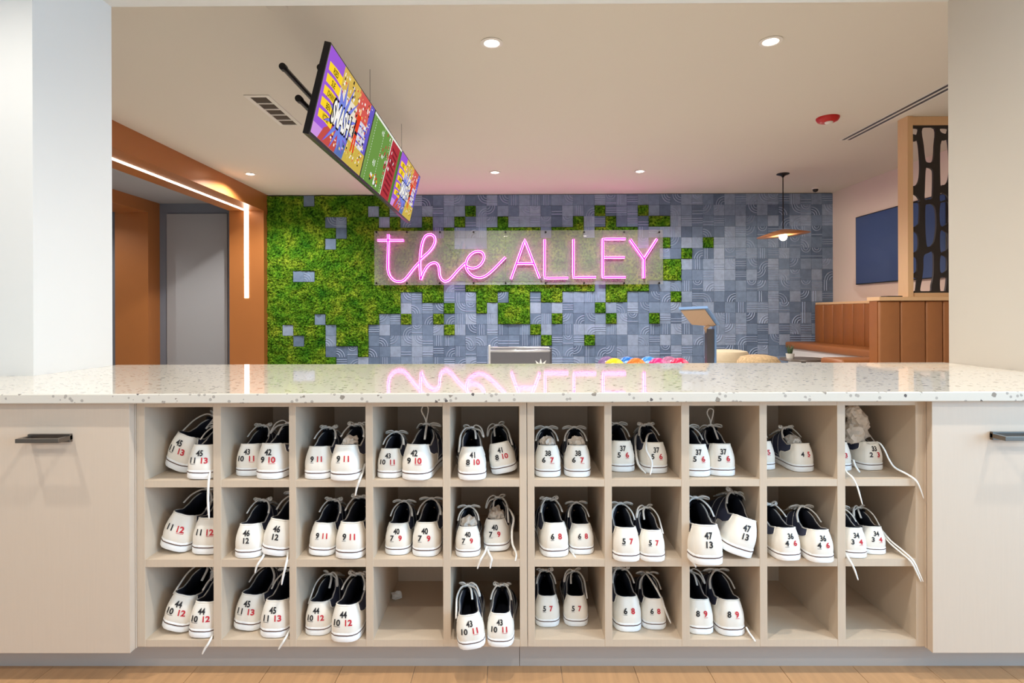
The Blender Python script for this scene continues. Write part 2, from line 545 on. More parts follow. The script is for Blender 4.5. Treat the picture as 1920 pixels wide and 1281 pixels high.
# ------------------------------------------------------------------ back wall: felt tiles and moss
WB = struct(MB().box(XF, X_RW + 0.1, YB, YB + 0.15, 0, HC).build('wall_back', M['grey_wall2']))
TP = 20.18 / F * YB                                  # tile pitch
TX0 = (509.6 - VPX) / F * YB
TZ0 = E - (366.0 - VPY) / F * YB                    # top of row 0
NC, NR = 52, 16
M['tile'] = tile_material(TX0, TZ0, TP)
M['tile_ridge'] = mat('felt_ridge', (150, 168, 198), 0.6)  # lighter than the tile: ridge highlights put into the colour
grey = {0: [3], 1: [9], 2: [5, 6], 3: [6], 4: [5], 7: [2, 3], 11: [4], 12: [1, 5, 9], 13: [2, 5, 9], 14: [5, 6, 7, 9], 15: [6, 7, 8, 9], 16: [6, 7, 8, 9]}
moss_r = {0: [10], 1: [10, 18, 30, 34], 2: [11, 14, 17, 21, 28, 31, 35, 36],
          3: [10, 11, 12, 13, 14, 16, 20, 21, 22, 23, 24, 26, 27, 28, 30, 31, 32, 33],
          4: [10, 11, 12, 13, 14, 15, 16] + list(range(20, 34)) + [35, 36, 40],
          5: list(range(10, 36)) + [38], 6: list(range(10, 36)) + [36, 37], 7: list(range(10, 36)) + [36, 37],
          8: [10, 11, 12, 13, 14, 15, 18, 19] + list(range(20, 30)) + [31, 32, 33, 34],
          9: [10, 11, 14, 15, 19, 20, 22, 23, 25, 26, 31, 32, 37],
          10: [10, 11, 16, 19, 21, 22, 23, 30], 11: [12, 15, 21, 22, 23, 26, 31, 35], 12: [16, 24], 13: [25, 29]}
def is_moss(c, r):
    if c < 10: return c not in grey.get(r, [])
    return c in moss_r.get(r, [])
def tile_mesh(kind):
    b = MB(); p = TP; g = 0.0018; th = 0.026
    b.box(g, p - g, -th, 0, -p + g, -g, 0.0)
    rh, rw_ = 0.011, 0.0085
    ridge = MB()
    def rid(items, hor):
        for (u0, a_, m_, c_, u1) in items:
            pts = []
            for u in (u0, u1):
                for (w, y) in ((a_, -th), (m_, -th - rh), (c_, -th)):
                    pts.append((u, y, w) if hor else (w, y, u))
            ridge.add(pts, [(0, 1, 4, 3), (1, 2, 5, 4), (0, 2, 1), (3, 4, 5)])
    def strip_h(z, x0=0.0, x1=1.0):
        xa, xb = max(g, x0 * p), min(p - g, x1 * p)
        rid([(xa, -z * p + rw_, -z * p, -z * p - rw_, xb)], True)
    def strip_v(xv, z0=0.0, z1=1.0):
        rid([(-min(1, z1) * p + g, xv * p - rw_, xv * p, xv * p + rw_, -z0 * p - g)], False)
    def arc(cx, cz, rad, a0, a1, n=7):
        rows = []
        for (dr, y) in ((-rw_, -th), (0, -th - rh), (rw_, -th)):
            rows.append([(cx * p + (rad * p + dr) * math.cos(R(a0 + (a1 - a0) * k / n)), y, -cz * p + (rad * p + dr) * math.sin(R(a0 + (a1 - a0) * k / n))) for k in range(n + 1)])
        ridge.grid(rows)
    if kind == 'h': [strip_h(z) for z in (0.25, 0.45, 0.65)]
    elif kind == 'h2': [strip_h(z) for z in (0.55, 0.8)]
    elif kind == 'v': [strip_v(z) for z in (0.3, 0.5, 0.7)]
    elif kind == 'v2': [strip_v(z) for z in (0.2, 0.4)]
    elif kind in ('a0', 'a1', 'a2', 'a3'):
        q = int(kind[1])
        cx, cz, a0 = [(0, 1, 0), (1, 1, 90), (1, 0, 180), (0, 0, 270)][q]
        for rad in (0.32, 0.54, 0.76): arc(cx, cz, rad, a0, a0 + 90)
    elif kind == 'u':
        for rad in (0.2, 0.4): arc(0.5, 0.02, rad, 180, 360, 8)
        strip_h(0.78)
    nb = len(b.f)
    b.add(ridge.v, ridge.f)
    me = b.mesh('tile_' + kind)
    me.materials.append(M['tile']); me.materials.append(M['tile_ridge'])
    me.polygons.foreach_set('material_index', [0 if i < nb else 1 for i in range(len(me.polygons))])
    return me
KINDS = ['p', 'p', 'p', 'p', 'p', 'h', 'h', 'h2', 'v', 'v2', 'a0', 'a1', 'a2', 'a3', 'u']
TM = {k: tile_mesh(k) for k in set(KINDS)}
rt = random.Random(21)
todo = []
for r in range(NR + 1):
    for c in range(-1, NC):
        if is_moss(max(c, 0) if c >= 0 else 0, r) or c == -1: continue
        todo.append((c, r, rt.choice(KINDS)))
def tile_rank(t):
    c, r, k = t
    hid = 1 if (r >= 15 or (c in (10, 11, 12, 13) and r < 3)) else 0
    return (hid, c)
todo.sort(key=tile_rank)
rest = MB(); rest_i = []
for n, (c, r, k) in enumerate(todo):
    loc = Vector((TX0 + c * TP, YB, TZ0 - r * TP))
    if n < 300:
        inst('tile', TM[k], WB, loc - WO['wall_back'])
    else:
        me = TM[k]
        rest.add([v.co + loc for v in me.vertices], [tuple(p.vertices) for p in me.polygons])
        rest_i += [p.material_index for p in me.polygons]
o = rest.build('tile_field', M['tile'], WB, fix=False)
o['kind'] = 'stuff'
o.data.materials.append(M['tile_ridge'])
o.data.polygons.foreach_set('material_index', rest_i)

# moss patches: connected squares of bushy preserved moss
cells = {(c, r) for r in range(NR + 1) for c in range(0, NC) if is_moss(c, r)}
seen = set()
def nz3(x, z, s, o=0.0): return noise.noise(Vector((x * s + o, z * s - o, o * 1.7)))
def moss_patch(cs):
    b = MB(); N = 14
    idx = {}
    def key(i, j): return (i, j)
    def vert(i, j):
        k = (i, j)
        if k in idx: return idx[k]
        x = TX0 + i * TP / N; z = TZ0 - j * TP / N
        # distance to patch border: pull the edge back into the tile joint
        c0, r0 = i / N, j / N
        border = False
        for dc in (-0.02, 0.02):
            for dr in (-0.02, 0.02):
                cc = math.floor(c0 + dc); rr = math.floor(r0 + dr)
                if (cc, rr) not in cs: border = True
        h = 0.036 + 0.040 * nz3(x, z, 8) + 0.034 * abs(nz3(x, z, 19, 3)) + 0.026 * random.random()
        if border: h = 0.004
        jx = 0 if border else (random.random() - .5) * TP / N * 1.0
        jz = 0 if border else (random.random() - .5) * TP / N * 1.0
        idx[k] = len(b.v)
        b.v.append((x + jx, YB - max(0.004, h), z + jz))
        return idx[k]
    for (c, r) in cs:
        for i in range(N):
            for j in range(N):
                a = vert(c * N + i, r * N + j); b2 = vert(c * N + i + 1, r * N + j)
                c2 = vert(c * N + i + 1, r * N + j + 1); d = vert(c * N + i, r * N + j + 1)
                b.f.append((a, d, c2, b2))
    return b
for start in sorted(cells):
    if start in seen: continue
    comp = set(); st = [start]
    while st:
        q = st.pop()
        if q in comp: continue
        comp.add(q)
        for d in ((1, 0), (-1, 0), (0, 1), (0, -1)):
            n = (q[0] + d[0], q[1] + d[1])
            if n in cells and n not in comp: st.append(n)
    seen |= comp
    if start == (0, 0):
        comp |= {(-1, r) for r in range(NR + 1)}
    moss_patch(comp).build('moss_patch', M['moss'], WB, fix=False)

# ------------------------------------------------------------------ counter and cabinets
ct = MB()
YF = 2.585
poly = [(-2.45, YC), (2.62, YC), (2.62, Y_W0), (XR, Y_W0), (XR, YF), (XL, YF), (XL, Y_W0), (-2.45, Y_W0)]
ct.prism([(x, y, ZB) for x, y in poly], (0, 0, ZT - ZB))
co = ct.build('countertop', M['terrazzo'])
tag(co, 'long pale terrazzo counter top with grey chips running through the wall opening', 'counter top')
bv = co.modifiers.new('bevel', 'BEVEL'); bv.width = 0.003; bv.segments = 2; bv.limit_method = 'ANGLE'

# carcass under the far half of the counter
struct(MB().box(XL, XR, Y_W0, YF - 0.03, 0, ZB).build('wall_counter_back', M['kick']))
ZK = fz(1213)                                       # top of toe kick
YK = 1.735
k1 = struct(MB().box(-2.45, fx(972) * YK / D - 0.0008, YK, YK + 0.02, 0, ZK).build('baseboard_left', M['kick']))
k2 = struct(MB().box(fx(972) * YK / D + 0.0008, 2.62, YK, YK + 0.02, 0, ZK).build('baseboard_right', M['kick']))

CDEP = 0.37
open_px = [(268, 397), (412, 540), (553, 684), (698, 829), (843, 973), (1001, 1132), (1146, 1276), (1291, 1422), (1436, 1567), (1582, 1713)]
rows_px = [(762, 900), (913, 1049), (1063, 1200)]
def cubby(cols, xl, xr, label):
    t = thing('shoe_cubby', ((xl + xr) / 2, D + CDEP / 2, ZK), label, 'shelf unit', 'open shoe cubby units under the counter')
    y1 = D + CDEP
    z0, z1 = ZK, ZB - 0.001
    edges = [xl] + [None] * 0
    xs = [(fx(a), fx(b)) for a, b in cols]
    # side panels and dividers
    bounds = [(xl, xs[0][0])] + [(xs[i][1], xs[i + 1][0]) for i in range(len(xs) - 1)] + [(xs[-1][1], xr)]
    for i, (a, b) in enumerate(bounds):
        nm = 'side_panel' if i in (0, len(bounds) - 1) else 'divider'
        MB().box(a, b, D, y1, z0, z1, 0.0008).build(nm, M['cubby'], t)
    for (a, b) in xs:
        for (pa, pb, nm) in ((752, 762, 'top_panel'), (900, 913, 'shelf'), (1049, 1063, 'shelf'), (1200, 1213, 'bottom_panel')):
            zt, zb = fz(pa), fz(pb)
            if nm == 'top_panel': zt = z1
            MB().box(a, b, D + 0.0006, y1, zb, zt).build(nm, M['cubby'], t)
    MB().box(xl, xr, y1, y1 + 0.012, z0, z1).build('back_panel', M['cubby'], t)
    return t
cubby(open_px[:5], fx(252.5), fx(986.6), 'greige open shoe cubby unit of fifteen holes, left half under the counter')
cubby(open_px[5:], fx(987.6), fx(1731), 'greige open shoe cubby unit of fifteen holes, right half under the counter')

def cabinet(xl, xr, label, handle=True):
    xm = (xl + xr) / 2
    z0, z1 = E - (1225 - VPY) / F * YD, ZB - 0.001
    t = thing('cabinet', (xm, 1.9, z0), label, 'cabinet')
    MB().box(xl, xr, YD + 0.024, Y_W0 - 0.002, z0, z1).build('body', M['laminate'], t)
    d = MB().box(xl + 0.001, xr - 0.001, YD, YD + 0.022, z0, z1 - 0.002, 0.0008).build('door', M['laminate'], t)
    if handle:
        zh = E - (818 - VPY) / F * YD
        h = MB()
        hw = 0.063
        h.box(xm - hw, xm + hw, YD - 0.052, YD - 0.040, zh - 0.006, zh + 0.006, 0.001)
        for sx in (-1, 1):
            x0 = xm + sx * (hw - 0.006)
            h.box(x0 - 0.006, x0 + 0.006, YD - 0.041, YD, zh - 0.006, zh + 0.006)
        h.box(xm - hw, xm + hw, YD - 0.010, YD, zh - 0.013, zh + 0.011, 0.001)
        h.build('handle', M['gunmetal'], d)
    return t
dxl0 = (-56 - VPX) / F * YD; dxl1 = (240 - VPX) / F * YD
dxr0 = (1743 - VPX) / F * YD; dxr1 = (2039 - VPX) / F * YD
cabinet(dxl0, dxl1, 'greige cabinet with dark bar handle left of the shoe cubbies')
cabinet(dxr0, dxr1, 'greige cabinet with dark bar handle right of the shoe cubbies')
cabinet(-2.44, dxl0 - 0.002, 'greige cabinet at the far left end beyond the picture edge', False)
cabinet(dxr1 + 0.002, 2.61, 'greige cabinet at the far right end beyond the picture edge', False)

# ------------------------------------------------------------------ text
_glyph = {}
def text_mesh(s, bold=0.018):
    if (s, bold) in _glyph: return _glyph[(s, bold)]
    cu = bpy.data.curves.new('text', 'FONT')
    cu.body = s; cu.size = 1.0; cu.offset = bold; cu.resolution_u = 3
    cu.align_x = 'CENTER'
    ob = bpy.data.objects.new('text', cu); COL.objects.link(ob)
    dg = bpy.context.evaluated_depsgraph_get(); dg.update()
    me = bpy.data.meshes.new_from_object(ob.evaluated_get(dg))
    vs = [v.co.copy() for v in me.vertices]; fs = [tuple(p.vertices) for p in me.polygons]
    bpy.data.objects.remove(ob); bpy.data.curves.remove(cu); bpy.data.meshes.remove(me)
    _glyph[(s, bold)] = (vs, fs)
    return vs, fs

# ------------------------------------------------------------------ bowling shoes
SL = 0.292
OUT_L = [(0, 0), (.020, .0015), (.0335, .012), (.0395, .04), (.0375, .08), (.038, .13), (.044, .18), (.0455, .21), (.041, .25), (.026, .281), (0, SL)]
OUT_M = [(0, 0), (.020, .0015), (.0335, .012), (.0385, .04), (.035, .085), (.034, .13), (.039, .18), (.0415, .21), (.038, .25), (.025, .280), (0, SL)]
def dense(ctrl):
    p = [Vector((-ctrl[1][0], ctrl[1][1]))] + [Vector(c) for c in ctrl] + [Vector((-ctrl[-2][0], ctrl[-2][1]))]
    out = []
    for i in range(1, len(p) - 2):
        p0, p1, p2, p3 = p[i - 1], p[i], p[i + 1], p[i + 2]
        for k in range(8):
            t = k / 8
            out.append(0.5 * ((2 * p1) + (p2 - p0) * t + (2 * p0 - 5 * p1 + 4 * p2 - p3) * t * t + (3 * p1 - p0 - 3 * p2 + p3) * t ** 3))
    out.append(p[-2])
    cum = [0]
    for a, b in zip(out, out[1:]): cum.append(cum[-1] + (b - a).length)
    return out, cum
DL, DM = dense(OUT_L), dense(OUT_M)
def outline(s):
    """s in [-1,1], 0 = heel centre; returns point (x,y) and outward normal"""
    pts, cum = (DL if s >= 0 else DM)
    t = abs(s) * cum[-1]
    i = 0
    while i < len(cum) - 2 and cum[i + 1] < t: i += 1
    f = (t - cum[i]) / max(1e-9, cum[i + 1] - cum[i])
    p = pts[i].lerp(pts[i + 1], f)
    tg = (pts[min(i + 2, len(pts) - 1)] - pts[max(i - 1, 0)]).normalized()
    n = Vector((tg.y, -tg.x))
    sg = 1 if s >= 0 else -1
    return Vector((p.x * sg, p.y)), Vector((n.x * sg, n.y))
def s_of_y(y, side):
    pts, cum = (DL if side > 0 else DM)
    for i in range(len(pts) - 1):
        if pts[i + 1].y >= y:
            f = (y - pts[i].y) / max(1e-9, pts[i + 1].y - pts[i].y)
            return side * (cum[i] + f * (cum[i + 1] - cum[i])) / cum[-1]
    return side * 1.0
Z0 = 0.0255
TZ = [(0, .094), (.04, .093), (.10, .088), (.22, .080), (.34, .090), (.45, .112), (.52, .112), (.62, .100), (.78, .075), (1.0, .056)]
def target(p):
    f = p.y / SL
    w = 0.76 if f < .36 else None
    sg = 1 if p.x >= 0 else -1
    xr = abs(p.x) * 0.74
    gap = interp([(.46, .013), (.72, .006), (.80, 0.0), (1, 0.0)], f)
    xT = xr + (gap - xr) * sstep(.36, .50, f)
    yT = interp([(0, .013), (.15, .140), (SL, .222)], p.y)
    return Vector((sg * xT, yT, interp(TZ, f)))
def upper(s, v, off=0.0):
    p, n = outline(s)
    T = target(p)
    f = p.y / SL
    b = sstep(.30, .62, f)
    a = (1 - b) * (v ** 1.7) + b * (1 - math.cos(v * math.pi / 2))
    zz = (1 - b) * v + b * math.sin(v * math.pi / 2)
    x = p.x + (T.x - p.x) * a; y = p.y + (T.y - p.y) * a
    z = Z0 + (T.z - Z0) * zz
    o = off + 0.0022 * math.sin(math.pi * min(1, v * 1.1)) * (1 - b)
    k = (1 - 0.6 * v * b)
    return Vector((x + n.x * o * k, y + n.y * o * k, z + off * b * v))

def shoe_meshes(side):
    """side +1: lateral on +x.  Returns dict of meshes in shoe space (heel at origin, toe +y)"""
    R_ = {}
    NS, NV = 56, 9
    ss = [-1 + 2 * i / NS for i in range(NS + 1)]
    def fin(b, m, nm, smooth=50):
        if side < 0: b.v = [(-v[0], v[1], v[2]) for v in b.v]
        me = b.mesh(nm, smooth); me.materials.append(m)
        R_[nm] = me
    b = MB()
    b.grid([[upper(s, v / NV) for s in ss] for v in range(NV + 1)])
    fin(b, M['navy'], 'upper')
    # lining
    b = MB()
    rows = []
    for (inn, dz) in ((0, 0.0), (.0028, .0022), (.0055, -.002)):
        r = []
        for s in ss:
            p, n = outline(s); T = target(p)
            q = Vector((0, max(.05, min(.16, p.y * .8 + .02)), 0)) - Vector((T.x, T.y, 0))
            q.z = 0
            if q.length > 1e-6: q.normalize()
            k = inn if abs(T.x) > .006 or p.y < .1 else 0
            r.append(Vector((T.x, T.y, T.z + dz)) + q * k)
        rows.append(r)
    r = []
    for s in ss:
        p, n = outline(s)
        r.append(Vector((p.x * .78, .012 + p.y * .9, .032)))
    rows.append(r)
    rows.append([Vector((0, .012 + outline(s)[0].y * .9, .031)) for s in ss])
    b.grid(rows)
    fin(b, M['lining'], 'lining')
    # sole
    b = MB()
    prof = [(-.003, .0), (.0025, .002), (.0034, .005), (.0034, .0180), (.0030, .0185), (.0030, .0205), (.0036, .0212), (.0034, .0248), (.0018, .0268), (-.004, .0275)]
    rows = []
    for (of, z) in prof:
        r = []
        for s in ss[:-1]:
            p, n = outline(s)
            tip = 0.006 * sstep(.22, .292, p.y)
            r.append(Vector((p.x + n.x * of, p.y + n.y * of, z + tip * (1 if z < .01 else .6))))
        rows.append(r + [r[0]])
    b.grid(rows)
    b.add(rows[0][:-1], [tuple(range(NS))])
    fin(b, M['sole'], 'sole', 40)
    b = MB()
    rows = []
    for (of, z) in ((.0028, .0182), (.0041, .0185), (.0041, .0205), (.0026, .0208)):
        r = []
        for s in ss[:-1]:
            p, n = outline(s)
            r.append(Vector((p.x + n.x * of, p.y + n.y * of, z + .0036 * sstep(.22, .292, p.y))))
        rows.append(r + [r[0]])
    b.grid(rows)
    fin(b, M['stripe'], 'welt_stripe', 40)
    # cream heel counter
    b = MB()
    vs_ = [i / 12 for i in range(13)]
    rows = []
    for v in [-0.03] + vs_ + [1.0]:
        vv = max(0, min(1, v))
        yb = .100 + (.028 - .100) * sstep(.36, .74, vv)
        sl, sr = s_of_y(yb, -1), s_of_y(yb, 1)
        r = []
        for i in range(33):
            s = sl + (sr - sl) * i / 32
            q = upper(s, vv, .0022 if v < 1 or len(rows) < 14 else .0)
            r.append(q)
        rows.append(r)
    last = rows[-1]
    rows[-1] = [Vector((q.x * .94, q.y + .003 * (1 - abs(i - 16) / 16), q.z + .0018)) for i, q in enumerate(rows[-2])]
    b.grid(rows)
    fin(b, M['cream'], 'heel_counter')
    # rim welt along the counter's edge
    b = MB()
    pts = []
    for sg in (-1, 1):
        q = []
        for i in range(21):
            v = i / 20
            yb = .100 + (.028 - .100) * sstep(.36, .74, v)
            q.append(upper(s_of_y(yb, sg), v, .0022))
        if sg < 0:
            pts += q
            sl, sr = s_of_y(.028, -1), s_of_y(.028, 1)
            pts += [upper(sl + (sr - sl) * i / 12, 1.0, .0022) for i in range(1, 12)]
        else: pts += q[::-1]
    b.tube(pts, .0014, 5)
    fin(b, M['cream'], 'heel_edge', True)
    # collar piping and stitching
    b = MB()
    for sg in (-1, 1):
        pts = [upper(s_of_y(y, sg), 1.0, .0005) + Vector((0, 0, .001)) for y in [.026 + .112 * i / 14 for i in range(15)]]
        b.tube(pts, .0022, 5)
        for (ya, yb_) in ((.150, .105), (.185, .150)):
            pts = [upper(s_of_y(ya + (yb_ - ya) * i / 10, sg), .97 - .9 * i / 10, .0012) for i in range(11)]
            b.tube(pts, .0010, 4)
        pts = [upper(s_of_y(.09 + .14 * i / 12, sg), .10, .0012) for i in range(13)]
        b.tube(pts, .0010, 4)
    fin(b, M['piping'], 'piping', True)
    # tongue
    b = MB()
    rows = []
    for i in range(9):
        t = i / 8
        y = .118 + .085 * t
        z = .128 - .046 * t
        w = .022 - .006 * t
        rows.append([Vector((w * math.sin(R(a)), y - (.004 if i == 0 else 0), z - .012 * (1 - math.cos(R(a))))) for a in (-70, -45, -22, 0, 22, 45, 70)])
    b.grid(rows)
    b.grid([[q - Vector((0, -.001, .006)) for q in r] for r in rows])
    fin(b, M['lining'], 'tongue')
    # small side tab
    b = MB()
    q = [upper(s_of_y(y, 1), v, .0022) for (y, v) in ((.128, .50), (.142, .50), (.142, .74), (.128, .74))]
    b.add(q, [(0, 1, 2, 3)])
    fin(b, M['sole'], 'side_tab', False)
    b = MB()
    q = [upper(s_of_y(y, 1), v, .0032) for (y, v) in ((.131, .56), (.139, .56), (.139, .68), (.131, .68))]
    b.add(q, [(0, 1, 2, 3)])
    fin(b, M['ink'], 'side_tab_mark', False)
    return R_

def lace_mesh(kind, side):
    b = MB()
    rl = .0033
    rnd = random.Random(hash_(kind))
    # criss-cross
    ey = [(.134, .1185), (.152, .114), (.170, .106), (.188, .097), (.205, .088)]
    for i in range(4):
        for sg in (-1, 1):
            (ya, za), (yb, zb) = ey[i], ey[i + 1]
            b.tube(smoothpts([(sg * .021, ya, za - .003), (sg * .006, ya + .006, za + .005), (-sg * .008, yb - .005, zb + .006), (-sg * .021, yb, zb - .002)], 3), rl, 6, .55)
    kx, ky, kz = 0, .128, .1245
    b.tube(smoothpts([(-.009, ky, kz), (-.004, ky - .004, kz + .005), (.004, ky - .004, kz + .005), (.009, ky, kz)], 3), .0045, 6)
    def loop(pts, r=rl, closed=False, flat=.6): b.tube(smoothpts([(kx + p[0], ky + p[1], kz + p[2]) for p in pts], 5, closed), r, 6, flat)
    if kind == 0:      # neat low bow
        for sg in (-1, 1):
            loop([(0, 0, 0), (sg * .016, -.006, .010), (sg * .034, -.004, .006), (sg * .037, .006, -.002), (sg * .022, .008, .001), (0, .003, 0)])
            loop([(0, 0, 0), (sg * .014, -.014, .002), (sg * .030, -.030, -.012), (sg * .036, -.05, -.03)])
    elif kind == 1:    # one tall standing loop
        loop([(0, 0, 0), (-.003, -.006, .022), (-.013, -.008, .045), (-.006, -.008, .060), (.006, -.008, .056), (.006, -.006, .040), (.001, -.004, .018), (0, 0, .002)])
        loop([(0, 0, 0), (.018, 0, .008), (.036, .006, .004), (.038, .016, -.004), (.02, .012, 0), (0, .003, 0)])
        loop([(0, 0, 0), (.004, -.016, .002), (.006, -.034, -.014), (.008, -.05, -.03)])
        loop([(0, 0, 0), (-.02, .004, .004), (-.034, .016, -.012)])
    elif kind == 2:    # flopped to one side, end trailing along the collar
        loop([(0, 0, 0), (-.012, -.010, .014), (-.028, -.022, .008), (-.036, -.036, -.012), (-.034, -.040, -.016), (-.024, -.020, .000), (0, 0, 0)], .0032)
        loop([(0, 0, 0), (.012, .002, .012), (.024, .008, .010), (.020, .016, .002), (0, .004, 0)])
        loop([(0, 0, 0), (.018, -.012, .006), (.034, -.036, -.010), (.038, -.066, -.034), (.040, -.084, -.052)])
        loop([(0, 0, 0), (-.010, -.02, -.002), (-.012, -.044, -.022)])
    else:              # messy knot
        for k in range(4):
            a = rnd.uniform(0, 6.28); q = .018 + .012 * rnd.random()
            loop([(0, 0, 0), (q * math.cos(a), q * .5 * math.sin(a), .012), (q * 1.3 * math.cos(a + .5), q * .7 * math.sin(a + .5), .006), (q * .6 * math.cos(a + .9), q * .5 * math.sin(a + .9), .002), (0, .002, 0)])
        for sg in (-1, 1):
            loop([(0, 0, 0), (sg * .014, -.01, .006), (sg * .028, -.026, -.008), (sg * .033, -.046, -.022)])
    if side < 0: b.v = [(-v[0], v[1], v[2]) for v in b.v]
    me = b.mesh('laces', True); me.materials.append(M['lace'])
    return me
def hash_(k): return 17 + k * 31
SM = {1: shoe_meshes(1), -1: shoe_meshes(-1)}
LM = {(k, s): lace_mesh(k, s) for k in range(4) for s in (1, -1)}

def heel_pt(a, z):
    """arc distance a from the heel centre, height z; just proud of the heel counter"""
    s = a / (DL[1][-1] if a >= 0 else DM[1][-1])
    v = (z - Z0) / (.094 - Z0)
    return upper(s, v, .0036)
_num = {}
DIG = .0150
def number_mesh(s, ax, zc, red, under, size=1.0):
    key = (s, ax, zc, red, under, size)
    if key in _num: return _num[key]
    h = DIG * size
    vs, fs = text_mesh(s, 0.030)
    k = h / 0.70
    xs = [v.x for v in vs]; xm = (min(xs) + max(xs)) / 2; wd = (max(xs) - min(xs)) * k
    b = MB()
    b.add([heel_pt(ax + (v.x - xm) * k, zc - h / 2 + v.y * k) for v in vs], fs)
    if under:
        n = 6
        r1 = [heel_pt(ax + wd * (i / n - .5), zc - h / 2 - .0036) for i in range(n + 1)]
        r2 = [heel_pt(ax + wd * (i / n - .5), zc - h / 2 - .0026) for i in range(n + 1)]
        b.grid([r1, r2])
    me = b.mesh('size_number', False, None, True)
    me.materials.append(M['ink_red'] if red else M['ink'])
    _num[key] = me
    return me

# number layouts: list of (text, arc x, z, red, underline)
def lay(eu, left, right, ul=None):
    L = []
    if eu and left and right:
        L.append((eu, 0, .0740, False, False))
        w = .003 if len(left + right) > 3 else 0
        L.append((left, -.0135 - w, .0545, False, ul == 'l'))
        L.append((right, .0125 + w, .0545, True, ul == 'r'))
    elif eu:
        L.append((eu, 0, .0730, False, False))
        L.append((left, .001, .0525, False, False))
    else:
        w = .0035 if len(left + right) > 3 else 0
        L.append((left, -.011 - w, .0610, False, ul == 'l'))
        L.append((right, .012 + w, .0610, True, ul == 'r'))
    return L

SHELF_Z = [fz(900), fz(1049), fz(1200)]
ORD = ['first', 'second', 'third', 'fourth', 'fifth', 'sixth', 'seventh', 'eighth', 'ninth', 'tenth']
ROWN = ['top', 'middle', 'bottom']
# row, col, which, heel px x, sole bottom px y, sole width px, yaw (toe to the right +), roll, numbers, lace kind
SH = [
 (0,1,'l',318,889,60,20,16,lay('45','11','13','l'),2), (0,1,'r',376,901,56,9,2,lay('45','11','13','l'),0),
 (0,2,'l',462,894,52,6,0,lay('43','10','11','r'),3),   (0,2,'r',504,900,58,16,0,lay('42','9','10','r'),2),
 (0,3,'l',594,900,53,6,0,lay('','9','11','l'),3),      (0,3,'r',644,903,58,14,0,lay('','9','11','l'),3),
 (0,4,'l',727,898,48,3,0,lay('43','10','11','r'),0),   (0,4,'r',776,902,58,9,0,lay('42','9','10','r'),1),
 (0,5,'l',886,902,54,-5,0,lay('41','8','10','l'),2),   (0,5,'r',946,893,50,4,-11,lay('41','8','10','l'),2),
 (0,6,'l',1028,896,51,-4,0,lay('38','6','7','r'),0),   (0,6,'r',1082,896,51,1,0,lay('38','6','7','r'),0),
 (0,7,'l',1169,886,50,-9,0,lay('37','5','6','r'),0),   (0,7,'r',1232,889,50,-12,0,lay('37','5','6','r'),3),
 (0,8,'l',1304,895,52,-6,0,lay('37','5','6','r'),0),   (0,8,'r',1358,894,52,-9,0,lay('37','5','6','r'),1),
 (0,9,'l',1431,882,46,-8,0,lay('','4','5','r'),0),     (0,9,'r',1511,886,46,-30,0,lay('','4','5','r'),3),
 (0,10,'l',1580,884,46,-6,0,lay('31','2','3','r'),0),  (0,10,'r',1641,883,46,-25,0,lay('33','2','3','r'),2),
 (1,1,'l',318,1040,60,18,14,lay('','11','12','r'),0),  (1,1,'r',381,1042,58,9,2,lay('','11','12','r'),0),
 (1,2,'l',461,1048,54,9,0,lay('46','12','',None),3),   (1,2,'r',511,1047,58,10,8,lay('46','12','',None),0),
 (1,3,'l',599,1045,52,8,4,lay('','9','11','l'),3),     (1,3,'r',652,1050,58,11,1,lay('','9','11','l'),3),
 (1,4,'l',743,1042,50,2,0,lay('40','7','9','l'),0),    (1,4,'r',796,1045,54,7,0,lay('40','7','9','l'),0),
 (1,5,'l',877,1046,48,-3,0,lay('40','7','9','l'),0),   (1,5,'r',930,1036,50,4,-3,lay('40','7','9','l'),2),
 (1,6,'l',1043,1046,54,-12,0,lay('','6','8','l'),3),   (1,6,'r',1093,1041,48,-7,0,lay('','6','8','l'),0),
 (1,7,'l',1172,1055,54,-7,0,lay('','5','7','l'),0),    (1,7,'r',1226,1055,50,-7,0,lay('','5','7','l'),2),
 (1,8,'l',1322,1062,64,-9,0,lay('47','13','',None),0), (1,8,'r',1383,1053,62,-28,18,lay('47','13','',None),3),
 (1,9,'l',1484,1053,52,-22,0,lay('36','4','6','l'),3), (1,9,'r',1545,1057,52,-22,0,lay('36','4','6','l'),0),
 (1,10,'l',1605,1048,48,-12,0,lay('34','3','4','r'),0),(1,10,'r',1645,1041,44,-12,0,lay('34','3','4','r'),2),
 (2,1,'l',322,1191,58,15,13,lay('44','10','12','l'),2),(2,1,'r',379,1199,56,9,3,lay('44','10','12','l'),0),
 (2,2,'l',457,1186,56,12,6,lay('45','11','13','l'),0), (2,2,'r',512,1198,58,10,1,lay('45','11','13','l'),0),
 (2,3,'l',592,1193,52,7,0,lay('44','10','12','l'),2),  (2,3,'r',643,1206,58,14,0,lay('44','10','12','l'),3),
 (2,5,'l',885,1222,54,-4,-6,lay('43','10','11','r'),2),(2,5,'r',937,1215,52,2,0,lay('43','10','11','r'),3),
 (2,6,'l',1020,1177,48,0,0,lay('','5','7','l'),3),     (2,6,'r',1081,1176,47,2,0,lay('','5','7','l'),2),
 (2,7,'l',1180,1186,54,-16,0,lay('','6','8','l'),3),   (2,7,'r',1229,1182,48,-10,0,lay('','6','8','l'),0),
 (2,8,'l',1316,1191,54,-9,0,lay('','8','9','r'),2),    (2,8,'r',1375,1194,56,-16,0,lay('','8','9','r'),0),
]
OUTP = [outline(-1 + 2 * i / 28)[0] for i in range(28)]
